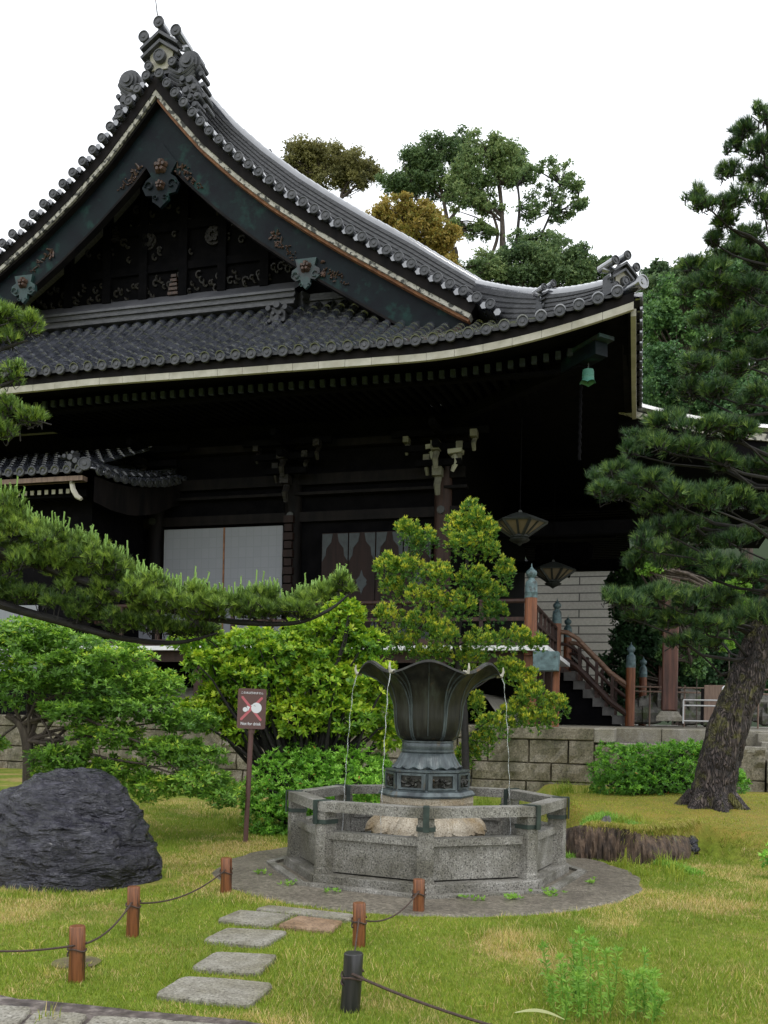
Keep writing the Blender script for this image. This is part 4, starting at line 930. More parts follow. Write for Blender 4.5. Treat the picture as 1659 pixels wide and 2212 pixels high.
# paving -------------------------------------------------------------------------------------------
FC = P(922, 1700, 9.64); FX, FY = float(FC[0]), float(FC[1])
FROT = math.atan2(-FY, -FX) + .0
m = MB(); n = 72
ring = lambda r, z, rx=1.0: [(FX + r*rx*math.cos(2*PI*k/n)*(1 + .015*math.sin(k*1.7)), FY - .12 + r*math.sin(2*PI*k/n)*(1 + .012*math.sin(k*2.3)), z) for k in range(n)]
q = ring(1.2, .020) + ring(2.12, .020) + ring(2.16, -.02)
m.add(q, [(k, (k+1) % n, n+(k+1) % n, n+k) for k in range(n)] + [(n+k, n+(k+1) % n, 2*n+(k+1) % n, 2*n+k) for k in range(n)])
tag(m.build('fountain_paving', M['aggregate']), 'dark exposed aggregate ring paving round the stone fountain fence', 'paving', kind='structure')
fl = lambda pts: [tuple(x*.5 + o for x, o in zip(p, (0, 1755.6))) for p in pts]
def stone(pts, mat, name, label, cat, h=.035, group=None, kind=None, z0=0):
    c = [G(px, py, h) for px, py in fl(pts)]; cen = sum(c)/len(c); P2 = []
    for i in range(len(c)):
        a_, b_ = c[i], c[(i+1) % len(c)]
        for t in np.linspace(0, 1, 9)[:-1]:
            q = a_*(1-t) + b_*t + (cen - a_*(1-t) - b_*t)*random.uniform(0, .022); q = q + (cen - q)*(.05 if t < .05 else 0); P2.append(q)
    n = len(P2); m = MB(); rings = []
    for k, zz in ((1.0, -.03), (1.0, h - .012), (.975, h)): rings += [(cen[0] + (q[0]-cen[0])*k, cen[1] + (q[1]-cen[1])*k, zz + float(gh(q[0], q[1]))) for q in P2]
    m.add(rings, [(e*n+i, e*n+(i+1) % n, (e+1)*n+(i+1) % n, (e+1)*n+i) for e in range(2) for i in range(n)] + [tuple(2*n+i for i in range(n))])
    o = m.build(name, mat); return tag(o, label, cat, group, kind)
random.seed(5)
S = 'stepping stones in the lawn'
STONES = [[(660,780),(790,703),(1000,715),(1190,735),(1080,825),(860,803)], [(820,665),(930,595),(1205,612),(1120,690)], [(870,540),(980,487),(1250,512),(1140,570)],
          [(932,450),(1035,415),(1265,440),(1165,485)], [(1195,485),(1290,443),(1485,470),(1430,517)], [(1095,412),(1160,397),(1535,437),(1512,464),(1290,438)]]
for pts, mt, lb in zip(STONES, ('slab','slab','slab','slab','slabrust','slab'), ('large grey stepping stone nearest the roadside paving', 'pale smooth stepping stone second from the front', 'pebbly pale stepping stone third from the front',
        'brownish flat stone left of the rusty one near the fountain paving', 'rust-stained reddish stepping stone left of the brown rope post', 'long pale slab touching the fountain ring paving')):
    stone(pts, M[mt], 'stepping_stone', lb, 'stepping stone', group=S)
stone([(-500,860),(-500,700),(60,795),(600,850),(1160,905),(1350,980),(1350,1200),(-500,1200)], M['gravel'], 'verge', 'pebble-set verge along the near paving', 'paving', h=.012, kind='structure')
for pts, lb in (([(-500,930),(-500,820),(0,828),(150,838),(75,915),(-60,1000)], 'weathered paving slab at the lower left corner'),
                ([(100,905),(160,850),(385,866),(335,925),(290,1000),(30,1000)], 'weathered paving slab with chipped surface, right of the corner slab'),
                ([(350,925),(400,872),(760,895),(1180,930),(1100,1010),(290,1010)], 'long weathered paving slab along the bottom edge')):
    stone(pts, M['slab'], 'paving_slab', lb, 'paving slab', h=.03, group='near paving slabs')
# drain patch behind the first post
c = G(165, 2082); m = MB(); m.lathe([(.15, .012), (.14, .016), (.10, .02)], 20, (c[0] , c[1])); tag(m.build('drain_cover', M['earth']), 'dark round earthen drain lid behind the leftmost rope post', 'drain')

# ------------------------------------------------------------------ fountain
fence = empty('fountain_fence', (FX, FY, 0), FROT, 'octagonal granite fence with green metal straps around the lotus fountain', 'stone fence')
RO = 1.41
def oct_seg(k, r0, r1, z0, z1, trim=0., m=None):
    """prism segment on side k between radii (at corners)"""
    t0, t1 = k*PI/4, (k+1)*PI/4; q = []
    for r in (r0, r1):
        a_ = np.array([r*math.cos(t0), r*math.sin(t0)]); b_ = np.array([r*math.cos(t1), r*math.sin(t1)]); d = (b_-a_)/np.linalg.norm(b_-a_)
        q.append((a_ + d*trim, b_ - d*trim))
    (a0, b0), (a1, b1) = q; m = m or MB(); e = .008
    def rg(sh, z): 
        # shrink inward slightly for chamfer
        c = (a0+b0+a1+b1)/4; return [(*(p + (c-p)*sh), z) for p in (a0, b0, b1, a1)]
    v = rg(0, z0) + rg(0, z1 - e) + rg(.02, z1); m.add(v, [(0,3,2,1), (8,9,10,11)] + [(l*4+i, l*4+(i+1) % 4, l*4+4+(i+1) % 4, l*4+4+i) for l in (0, 1) for i in range(4)]); return m
for k in range(8):
    oct_seg(k, RO + .075, RO - .20, -.03, .105, .004).build('plinth', M['granite'], fence)
    m = oct_seg(k, RO - .075, RO - .135, .12, .43, .05); oct_seg(k, RO - .035, RO - .165, .43, .50, .06, m); m.build('panel', M['granite'], fence)
    oct_seg(k, RO + .045, RO - .125, .69, .785, .003).build('top_rail', M['granite'], fence)
    t = k*PI/4; c = np.array([math.cos(t), math.sin(t)]); s_ = np.array([-math.sin(t), math.cos(t)])
    m = MB(); w2 = .075
    zt_ = .70
    rr = RO - .005
    pent = [(rr + .042, 0), (rr, w2), (rr - .14, w2*.9), (rr - .14, -w2*.9), (rr, -w2)]
    v = []
    for z, kk in ((-.02, 1.06), (.15, 1.06), (.17, 1.0), (.684, 1.0)): v += [(*(c*(rr - .07 + (r - rr + .07)*kk) + s_*(y*kk)), z) for r, y in pent]
    m.add(v, [(l*5+i, l*5+(i+1) % 5, l*5+5+(i+1) % 5, l*5+5+i) for l in range(3) for i in range(5)] + [(15,16,17,18,19)])
    m.build('post', M['granite'], fence)
    m = MB(); ax = (*c, 0); ay = (*s_, 0)
    m.obox((*(c*(rr + .062)), .68), ax, ay, (0,0,1), .006, .028, .11); m.obox((*(c*(rr - .02)), .790), ax, ay, (0,0,1), .085, .028, .005)
    m.obox((*(c*(rr - .138)), .70), ax, ay, (0,0,1), .005, .028, .09)
    e5 = [(rr + .048, 0), (rr + .005, w2 + .012), (rr - .15, w2 + .008), (rr - .15, -w2 - .008), (rr + .005, -w2 - .012)]
    v = [(*(c*r + s_*y), z) for z in (.572, .612) for r, y in e5]; m.add(v, [(i, (i+1) % 5, 5+(i+1) % 5, 5+i) for i in range(5)] + [(0,1,2,3,4), (9,8,7,6,5)])
    m.build('metal_strap', M['strap'], fence)
for k in range(8):
    if k == 0 or True:
        o = oct_seg(k, RO + .26, RO + .17, -.01, .045 + .004*(k % 2), .01).build('kerb_lip', M['granite'], fence)
m = MB(); m.lathe([(RO - .05, .10), (.01, .10)], 8, cap=False); m.build('basin_floor', M['granite'], fence)
m = MB(); m.lathe([(RO - .10, .26), (.01, .26)], 8, cap=False); tag(m.build('pool_water', M['pool']), 'still dark water in the octagonal basin', 'water', kind='structure'); bpy.data.objects['pool_water'].location = (FX, FY, 0); bpy.data.objects['pool_water'].rotation_euler = (0, 0, FROT)

lot = empty('lotus_fountain', (FX, FY, 0), FROT, 'dark bronze lotus-shaped water basin on a carved octagonal pedestal', 'fountain')
# stone inverted lotus
m = MB()
def petal(r, z, t, i):
    ph = (t*12/(2*PI)) % 1.0; w = abs(ph - .5)*2; big = 1 - w**3
    k = [0, .1, .35, .75, 1.0, 1.02, .8][i]
    return (r*(1 + .16*k*big - .06*k), z - .05*k*big + .02*k*(w**4) + (.018 if i == 4 else 0)*big)
m.lathe([(.42, .62), (.45, .58), (.50, .50), (.54, .40), (.50, .375)], 48)
m.lathe([(.60, .26), (.60, .36), (.5, .375)], 8, rot=0)
for k in range(24):                        # two rows of broad drooping petals
    t0 = k*2*PI/24 + PI/24; big = k % 2 == 0; hw_ = .225 if big else .16; ro = .0 if big else -.04; g = []
    for i in range(13):
        v = i/12; wv = (1 - max(0, (v - .55)/.45)**2.6)**.5 if v < 1 else 0.02; row = []
        for j in range(9):
            u = -1 + j/4; r = .43 + .20*v**1.1 + ro + .08*(1 - u*u)*math.sin(PI*min(1, v*1.05))**.8 + .012*(v > .9); z = .63 - .225*v**.9 + .012*max(0, v - .8)*5*abs(u)
            row.append((r*math.cos(t0 + u*hw_*wv), r*math.sin(t0 + u*hw_*wv), z))
        g.append(row)
    m.grid(g); m.grid([[(x*.985, y*.985, z - .018) for x, y, z in r_] for r_ in g[-5:]]); m.grid([g[-1], [(x*.97, y*.97, z - .022) for x, y, z in g[-1]]])
m.build('stone_lotus', M['lotusstone'], lot, smooth=50)
m = MB(); m.lathe([(.485, .56), (.485, .775), (.47, .78)], 8)
for k in range(8):
    t = (k + .5)*PI/4; ca = Vector((math.cos(t), math.sin(t), 0)); sd = Vector((-math.sin(t), math.cos(t), 0)); rr = .485*math.cos(PI/8)
    for sg in (-1, 1):
        m.obox(ca*(rr + .002) + sd*sg*.09 + Vector((0,0,.715)), ca, sd, (0,0,1), .006, .075, .004); m.obox(ca*(rr + .002) + sd*sg*.09 + Vector((0,0,.645)), ca, sd, (0,0,1), .006, .075, .004)
        for j in range(6): m.obox(ca*(rr + .002) + sd*(sg*.09 + (j - 2.5)*.025) + Vector((0,0,.68)), ca, sd, (0,0,1), .006, .0045, .027)
m.build('stone_drum', M['lotusstone'], lot)
m = MB(); m.lathe([(.50, .782), (.505, .80), (.475, .835), (.43, .845)], 8); m.lathe([(.435, .84), (.425, .86), (.425, 1.025), (.445, 1.035), (.445, 1.05), (.35, 1.06)], 8)
m.build('bronze_rim', M['bronzeblue'], lot)
m = MB(); mf = MB()
for k in range(8):
    t = (k + .5)*PI/4; ca = Vector((math.cos(t), math.sin(t), 0)); sd = Vector((-math.sin(t), math.cos(t), 0)); rr = .425*math.cos(PI/8)
    o3 = lambda u, v, d: ca*(rr + d) + sd*u + Vector((0, 0, .94 + v))
    m.prism([(-.11, -.06), (.11, -.06), (.11, .06), (-.11, .06)], o3, .002, .004)
    for u0, u1, v0, v1 in ((-.155, .155, .062, .08), (-.155, .155, -.08, -.062), (-.155, -.112, -.062, .062), (.112, .155, -.062, .062)): mf.prism([(u0, v0), (u1, v0), (u1, v1), (u0, v1)], o3, .001, .022)
    for j in range(9):
        u = random.uniform(-.08, .08); v_ = random.uniform(-.04, .04); a0 = random.random()*6
        m.tube([o3(u + .03*math.cos(a0 + s)*1.1, v_ + .022*math.sin(a0 + s), .012 + .006*math.sin(s*2)) for s in np.linspace(0, 3.5, 6)], [.006, .012, .014, .012, .009, .005], 5)
m.build('dragon_relief', M['bronze'], lot, smooth=50); mf.build('relief_frame', M['bronzeblue'], lot)
m = MB()
m.lathe([(.34, 1.06), (.36, 1.075), (.335, 1.10), (.30, 1.16), (.275, 1.215), (.25, 1.225)], 192, mod=lambda r, z, t, i: (r*(1 + [.0, .035, .02, .012, .006, 0][i]*math.sin(16*t) + (.012*math.cos(80*t) if 2 <= i <= 4 else 0)), z + ([0, .012, .004, 0, 0, 0][i]*math.cos(16*t))))
m.build('lotus_collar', M['bronzeblue'], lot, smooth=60)
m = MB(); m.lathe([(.265, 1.222), (.275, 1.235), (.275, 1.25), (.262, 1.255), (.268, 1.275), (.268, 1.31), (.262, 1.325), (.272, 1.33), (.272, 1.345), (.25, 1.35)], 64); m.build('neck_ring', M['bronzeblue'], lot, smooth=30)
# bowl: six flaring petals
NB = 240
def bowlmod(r, z, t, i, inner=False):
    f = BF[i]; c6 = math.cos(6*t); val = (1 - c6)/2                # val=1 at valleys (t = 30 deg from a petal centre)
    groove = math.exp(-((math.sin(3*t + PI/2))**2)/.012) if not inner else 0
    mid = math.exp(-((math.sin(3*t))**2)/.004)
    rr = r*(1 - .03*f*(1-f)*4*val) + .05*f**3*c6*0
    zz = z + .055*c6*f**4 + .0
    pinch = 1 - .05*val*(1-f)*(i > 1) - .022*groove*(i > 0)*(1 - f*.3) + .010*mid*(f < .9)
    fold = 1 - .16*(f**2)*(abs(math.sin(3*t + PI/2))**.5 < .30)*0
    rr = rr*pinch; 
    if f > .55: rr *= 1 - .085*((f-.55)/.45)*(1-val)*0 + .05*((f-.55)/.45)*val
    return rr, zz
prof = [(.20, 1.345), (.27, 1.355), (.33, 1.40), (.358, 1.48), (.372, 1.60), (.375, 1.70), (.392, 1.78), (.42, 1.86), (.465, 1.935), (.53, 2.0), (.60, 2.05), (.655, 2.082), (.69, 2.085), (.705, 2.07)]
BF = [max(0, (z-1.36)/(2.085-1.36)) for r, z in prof]
m = MB(); m.lathe(prof, NB, mod=bowlmod, cap=False)
pin = [(.705, 2.07), (.70, 2.092), (.66, 2.095), (.60, 2.065), (.50, 1.99), (.40, 1.85), (.35, 1.70), (.30, 1.5), (.01, 1.45)]
BF2 = [1, 1.0, 1.0, .96, .87, .68, .47, .2, 0]
def inmod(r, z, t, i):
    global BF
    sv = BF; BF = BF2; q = bowlmod(r, z, t, i, True); BF = sv; return q
m.lathe(pin, NB, mod=inmod, cap=False)
bowl = m.build('lotus_bowl', M['bronze'], lot, smooth=60)
m = MB()                                       # raised veins
for k in range(6):
    for off, amp in ((0, 0), (.5, .0)):
        t0 = (k + off)*PI/3
        pts = []
        for i in range(2, 12):
            r, z = prof[i]; rr, zz = bowlmod(r, z, t0, i); pts.append((rr*1.004*math.cos(t0), rr*1.004*math.sin(t0), zz))
        m.tube(pts, .005 if off == 0 else .010, 5)
    for sg in (-1, 1):                        # petal edges curling outward either side of each valley
        pts = []
        for i in range(1, 13):
            r, z = prof[i]; f = BF[i]; t0 = (k + .5)*PI/3 + sg*(.035 + .16*max(0, f-.35)**1.3); rr, zz = bowlmod(r, z, t0, i); pts.append((rr*1.012*math.cos(t0), rr*1.012*math.sin(t0), zz))
        m.tube(pts, [.009]*8 + [.007]*4, 6)
m.build('petal_vein', M['bronzeblue'], lot, smooth=50)
spz = 2.03
for k in range(6):
    t = (k + .5)*PI/3; c = Vector((math.cos(t), math.sin(t), 0)); m = MB()
    m.tube([c*.70 + Vector((0,0,2.03)), c*.755 + Vector((0,0,2.03)), c*.77 + Vector((0,0,2.07)), c*.765 + Vector((0,0,2.12))], [.022, .018, .012, .006], 8)
    m.build('spout', M['plaster'], bowl)
lbl = {}
for k, nm in ((0, 'thin stream of water falling from the right rim of the lotus bowl'), (1, None), (4, None), (5, None)): pass
for k in (1, 4, 5):
    t = (k + .5)*PI/3; c = Vector((math.cos(t), math.sin(t), 0)); wp = Matrix.Rotation(FROT, 3, 'Z') @ (c*.75); wx = FX + wp.x; wy = FY + wp.y
    pts = []
    for i in range(24):
        h = i/23; z = 2.02 - 1.72*h; o_ = .16*math.sqrt(h); pts.append((wx + wp.x/.75*o_*.8 + .006*math.sin(i*1.9), wy + wp.y/.75*o_*.8, z))
    m = MB(); m.tube(pts, [(.0042 + .0022*math.sin(i*2.1))*(1 - i*.015) for i in range(24)], 6)
    side = 'right' if wp.x > .3 else 'left' if wp.x < -.3 else 'middle'; fr = 'near' if wp.y < -.2 else 'far' if wp.y > .2 else 'outer'
    tag(m.build('water_stream', M['water'], smooth=True), f'thin falling water stream from the {fr} {side} petal tip of the bowl', 'water stream', 'water streams from the lotus bowl')

# ------------------------------------------------------------------ sign
sg = G(530, 1822); sx_, sy_ = float(sg[0]), float(sg[1])
top = P(545, 1531, sy_)
sign = empty('warning_sign', (sx_, sy_, 0), 0, 'small brown sign reading Not for drink with a crossed drinking picture', 'sign')
cxs, czs = float(top[0]) - sx_, float(top[2]); sign_d = -.03
m = MB(); m.tube([(0, 0, -.05), (.02, 0, .6), (cxs + .0, .0, czs + .1)], [.030, .031, .033], 12); m.tube([(cxs*.9, 0, czs - .30), (cxs*.95, 0, czs - .2)], .042, 12); m.build('pole', M['signbrown'], sign, smooth=40)
W2, H2 = .172, .245
def rrect(w, h, r, n=6):
    out = []
    for cx_, cy_, a0 in ((w-r, h-r, 0), (-w+r, h-r, PI/2), (-w+r, -h+r, PI), (w-r, -h+r, 1.5*PI)):
        for i in range(n+1): t = a0 + PI/2*i/n; out.append((cx_ + r*math.cos(t), cy_ + r*math.sin(t)))
    return out
TILT = .02
def onsign(u, v, d): return (cxs + u + v*TILT, -.045 - d, czs + v - u*TILT)
m = MB(); m.prism(rrect(W2, H2, .03), onsign, -.012, .012); plate = m.build('plate', M['signbrown'], sign)
m = MB()
for (x0, y0, x1, y1) in ((-.115, .135, .112, -.13), (.118, .13, -.122, -.13)):
    d = np.array([x1-x0, y1-y0]); l = np.hypot(*d); d /= l; nrm = np.array([-d[1], d[0]])*.015; pts = []
    for t in np.linspace(-PI/2, PI/2, 7): pts.append(tuple(np.array([x1, y1]) + d*.015*math.cos(t) + nrm*math.sin(t)))
    for t in np.linspace(PI/2, 1.5*PI, 7): pts.append(tuple(np.array([x0, y0]) + d*.015*math.cos(t) + nrm*math.sin(t)))
    m.prism(pts, onsign, .012, .0135 if x0 < 0 else .0145)
m.build('red_cross', M['pinkred'], plate)
m = MB(); cir = lambda cx_, cy_, r, a0=0, a1=2*PI, n=28: [(cx_ + r*math.cos(t), cy_ + r*math.sin(t)) for t in np.linspace(a0, a1, n, endpoint=(a1-a0) < 6.2)]
m.prism([(.0 - .012, .045)] + cir(.058, .012, .064, 2.55, 2.55 - 5.6, 34)[0:] + [(.0, .03)], onsign, .0148, .0165)
m.prism(cir(-.078, -.012, .029), onsign, .0148, .0165); m.prism([(-.062, .03), (-.05, .034), (-.02, .018), (-.038, -.022), (-.048, -.03), (-.047, -.004)], onsign, .0148, .0165)
m.build('drinking_pictogram', M['white'], plate)
m = MB(); m.prism([(.024, .042), (.034, .034), (.052, .031), (.052, .034), (.036, .038), (.027, .045)], onsign, .0168, .0175); m.build('closed_eye', M['ink'], plate)
def text(s_, size, cu, cv, name, stretch=1.0):
    cu_ = bpy.data.curves.new(name, 'FONT'); cu_.body = s_; cu_.size = size; cu_.align_x = 'CENTER'; cu_.align_y = 'CENTER'; cu_.extrude = .0006; cu_.offset = size*.012
    to = bpy.data.objects.new(name, cu_); COL.objects.link(to); dg = bpy.context.evaluated_depsgraph_get(); me = bpy.data.meshes.new_from_object(to.evaluated_get(dg)); bpy.data.objects.remove(to)
    xs_ = [v.co.x for v in me.vertices]; 
    for v in me.vertices: q = onsign(cu + v.co.x*stretch, cv + v.co.y, .0135 + v.co.z); v.co = q
    me.materials.clear(); me.materials.append(M['white']); o = bpy.data.objects.new(name, me); COL.objects.link(o); o.parent = plate; return (min(xs_), max(xs_)) if xs_ else None
print('TXT', text('この水は飲めません', .032, 0.0, .19, 'lettering', .95), text('Not for drink', .052, -.005, -.185, 'lettering', .86))

# ------------------------------------------------------------------ rope posts
random.seed(9)
def post(name, bx, by, tx, ty, w, mat, label):
    g_ = G(bx, by); x_, y_ = float(g_[0]), float(g_[1]); tp = P(tx, ty, y_); h = float(tp[2]); r = w/2/F*y_; dx = float(tp[0]) - x_
    o = empty(name, (x_, y_, 0), 0, label, 'post', 'rope posts')
    m = MB(); m.tube([(0, 0, -.03), (dx*.5 + .003, 0, h*.5), (dx, 0, h - .006), (dx, 0, h)], [r*1.03, r*1.0, r, r*.92], 20); m.build('stake', mat, o, smooth=35)
    m = MB(); zc = h*.68
    m.tube([(dx*.68 + (r + .006)*math.cos(t), (r + .006)*math.sin(t), zc + .006*math.sin(3*t) - .006*t) for t in np.linspace(0, 2*PI*1.6, 34)], .006, 6); m.build('rope_wrap', M['rope'], o, smooth=True)
    return np.array([x_ + dx*.68, y_ - r, zc]), r
T1, _ = post('wooden_post', 165, 2120, 167, 2000, 34, M['postwood'], 'brown wooden rope post at far left, nearest on the left side')
T2, _ = post('wooden_post', 286, 2016, 289, 1915, 27, M['postwood'], 'brown wooden rope post between the leftmost one and the rock end')
T3, _ = post('wooden_post', 488, 1928, 489, 1853, 24, M['postwood'], 'short brown wooden post at the left edge of the fountain paving')
T4, _ = post('wooden_post', 775, 2048, 776, 1950, 28, M['postwood'], 'brown wooden post just behind the black post')
T5, _ = post('wooden_post', 904, 1972, 905, 1899, 25, M['postwood'], 'brown wooden post in front of the fountain fence')
TB, rb = post('black_post', 755, 2183, 764, 2058, 42, M['blackpost'], 'black charred round post standing nearest the camera')
def rope(a_, b_, sag, label, rad=.0065):
    a_ = np.array(a_); b_ = np.array(b_); pts = [tuple(a_*(1-t) + b_*t - np.array([0, 0, sag*4*t*(1-t)])) for t in np.linspace(0, 1, 26)]
    m = MB(); m.tube(pts, rad, 7); tag(m.build('rope', M['rope'], smooth=True), label, 'rope', 'ropes between the posts')
pl_ = P(-120, 2045, 5.4); rope(pl_, T1, .03, 'rope running from the leftmost brown post out of the left edge'); rope(T1, T2, .07, 'sagging rope between the two left brown posts')
rope(T2, T3, .09, 'sagging rope from the second brown post to the post by the paving'); rope(T4, T5, .10, 'short sagging rope in front of the fountain fence', .006)
rope(TB, T4 , .0, 'grey rope stretched from the black post to the brown post behind', .005)
pr_ = np.array([2.35, 4.15, .12]); rope(TB, pr_, .19, 'long dark rope sagging from the black post across the lower right lawn', .008)
m = MB(); m.tube([(pr_[0], pr_[1], -.02), (pr_[0], pr_[1], .36)], .045, 16); tag(m.build('black_post', M['blackpost'], smooth=35), 'black post holding the far end of the long rope beyond the right edge', 'post', 'rope posts')
c = G(1165, 2195, .05); m = MB(); pts = [(c[0] + (t - .5)*.26, c[1] + .01*math.sin(t*3), .07 + .035*math.sin(t*PI) - .03*t) for t in np.linspace(0, 1, 12)]
m.band([(p[0], p[2]) for p in pts], [(p[0], p[2] - .016*math.sin((i+.7)/12.4*PI)) for i, p in enumerate(pts)], c[1] - .012, c[1] - .009); tag(m.build('dry_leaf', M['husk']), 'pale yellow curled dry leaf lying on the rope', 'leaf')

# ------------------------------------------------------------------ rocks
def rock(name, c, r, seed, amp, label, mat='rock', sub=6, lump=1.3, flat=None, shape=None):
    bm = bmesh.new(); bmesh.ops.create_icosphere(bm, subdivisions=sub, radius=1); sd = Vector((seed*3.1, seed*1.7, seed*.9))
    for v in bm.verts:
        p = v.co.copy(); 
        k = 1 + (.07 if name == 'dark_rock' else 0)*(mnoise.cell(p*0)*0 + mnoise.noise(p*.9 + sd*2)) - (.10 if name == 'dark_rock' else 0)*max(0, mnoise.voronoi(p*1.5 + sd)[0][0] - .1)
        k += amp*(mnoise.noise(p*lump + sd)*1.0 + .5*mnoise.noise(p*lump*2.3 + sd))
        st = p.copy(); st.z *= 2.6; st.z += .6*p.x
        k += amp*.42*(1 - abs(mnoise.noise(st*2.6 + sd))*2.2) + amp*.32*(.5 - abs(mnoise.noise(st*5.5 + sd*2))) + amp*.20*mnoise.noise(st*8 + sd) + amp*.09*mnoise.noise(p*22 + sd)
        if shape: p = shape(p)
        v.co = Vector((p.x*r[0]*k, p.y*r[1]*k, p.z*r[2]*k))
    me = bpy.data.meshes.new(name); bm.to_mesh(me); bm.free(); me.materials.append(M[mat]); me.polygons.foreach_set('use_smooth', [True]*len(me.polygons))
    o = bpy.data.objects.new(name, me); COL.objects.link(o); o.location = tuple(map(float, c)); return tag(o, label, 'rock')
def rshape(p):
    q = p.copy()
    if q.z > 0: q.z = q.z**.85
    return q
print('MND', [(round(float(G(px, 1848)[0]), 2), round(float(G(px, 1848)[1]), 2), float(gh(G(px, 1848)[0], G(px, 1848)[1] + .3))) for px in (1262, 1325, 1378, 1425, 1487)])
rc = G(128, 1925); rock('dark_rock', (rc[0] - .16, rc[1] + .72, .02), (.90, .74, .99), 4, .11, 'large dark slate-blue boulder on the lawn at the left', shape=rshape)
random.seed(3)
q = []; NBK = 150
for i in range(NBK):
    f = i/(NBK-1)*(len(BK)-1); k = min(int(f), len(BK)-2); f -= k; px = BK[k][0]*(1-f) + BK[k+1][0]*f; yb = 12 + BK[k][1]*(1-f) + BK[k+1][1]*f; yt = BK[k][2]*(1-f) + BK[k+1][2]*f
    g_ = G(px, yb); tz_ = float(P(px, yt, g_[1] + .15)[2]); col = []
    for j in range(16):
        h = j/15; d = .07*mnoise.noise(Vector((px*.03, h*1.2, 1))) + .06*mnoise.noise(Vector((px*.16, h*2, 4))) + .05*abs(mnoise.noise(Vector((px*.30, h*1.5, 9))))
        col.append((g_[0], g_[1] + .14*h*h - d*(1 - h*.4) + (.03 if j == 15 else 0), -.03 + (min(tz_, .375) + .03)*h))
    q.append(col)
m = MB(); m.grid(q); tag(m.build('mound_bank', M['bank'], smooth=60), 'rough cut bank of roots and dark earth along the front of the mossy mound', 'bank', kind='structure')
for i, (px, y0, y1, w, lb) in enumerate(((1309, 1772, 1846, 26, 'tall pale grey furrowed stone set in the mound bank'), (1487, 1810, 1853, 44, 'dark round cobble at the right end of the mound bank'))):
    g_ = G(px, y1); k = g_[1]/F; rock('edging_stone', (g_[0], g_[1] + (.10 if i else .04), (y1-y0)/2*k), (w/2*k*1.1, .10 + .06*i, (y1-y0)/2*k*1.12), 10 + i, .25, lb, 'stone2' if i == 0 else 'rock', 4, 2.2)

# ------------------------------------------------------------------ barrier, board, umbrella handle, bamboo rail
q = P(1518, 1530, 25.0); zb_ = ZP
o = empty('metal_barrier', (float(q[0]), 25.0, 0), -TH, 'low white metal tube barrier standing on the stone platform', 'barrier')
x0_, x1_ = (1478-1518)/F*25, (1585-1518)/F*25; z0_, z1_ = float(P(1490, 1559, 25)[2]), float(P(1490, 1512, 25)[2]); zm_ = float(P(1490, 1524, 25)[2])
m = MB()
for z in (z0_ + .02, zm_, z1_): m.tube([(x0_, 0, z), (x1_, 0, z)], .022, 8)
m.tube([(x0_, 0, z0_ - .05), (x0_, 0, z1_)], .025, 8); m.tube([(x1_, 0, z0_ - .05), (x1_, 0, z1_)], .025, 8); m.tube([(x0_, 0, z0_ + .01), (x0_ - .02, -.5, z0_ + .01)], .02, 8); m.build('frame', M['metal'], o)
q = P(1548, 1520, 26.2); m = MB(); h_ = [float(P(1548, y, 26.2)[2]) for y in (1558, 1480)]
o = empty('notice_board', (float(q[0]), 26.2, 0), -TH, 'weathered wooden board standing behind the metal barrier', 'board')
m.bevbox(-.34, .42, 0, .08, h_[0], h_[1], .01); m.build('panel', M['board'], o)
m = MB(); m.box(-.42, -.345, -.02, .10, h_[0] - .05, h_[1] - .1); m.build('side_post', M['darkwood'], o)
q = P(1561, 1490, 25.6); m = MB(); z = float(q[2])
m.tube([(0, 0, z - .28), (0, 0, z + .02)] + [(.075 - .075*math.cos(t), 0, z + .02 + .075*math.sin(t)) for t in np.linspace(.3, 3.3, 8)], .026, 8)
o = m.build('umbrella', M['white'], smooth=True); o.location = (float(q[0]), 25.6, 0); tag(o, 'white curved umbrella handle beside the wooden board', 'umbrella')
o = empty('bamboo_rail', (0, 30, 0), 0, 'thin two-bar brown bamboo rail behind the porch column', 'fence')
for py in (1486, 1496):
    a_ = P(1370, py - 3, 30); b_ = P(1700, py + 5, 30); m = MB(); m.tube([(a_[0], 0, a_[2]), (b_[0], 0, b_[2])], .03, 6); m.build('rail', M['board'], o)
m = MB()
for px in (1405, 1480, 1560, 1640): a_ = P(px, 1490, 30); m.tube([(a_[0], .05, 1.0), (a_[0], .05, a_[2] + .15)], .03, 6)
m.build('rail_post', M['board'], o)
o = MB(); random.seed(8)
for i in range(60):
    px = random.uniform(1370, 1680); r_ = random.uniform(.25, .5); c = P(px, 1530 + random.uniform(-20, 20), 31); o.tube([(c[0] - r_*.7, c[1], c[2]), (c[0] - r_*.4, c[1] - .3, c[2]), (c[0] + r_*.5, c[1] - .25, c[2]), (c[0] + r_*.7, c[1], c[2])], [r_*.5, r_*.8, r_*.7, r_*.4], 7)
tag(o.build('rubble_wall', M['stone2'], smooth=True), 'low mossy rubble stone wall behind the bamboo rail', 'wall')
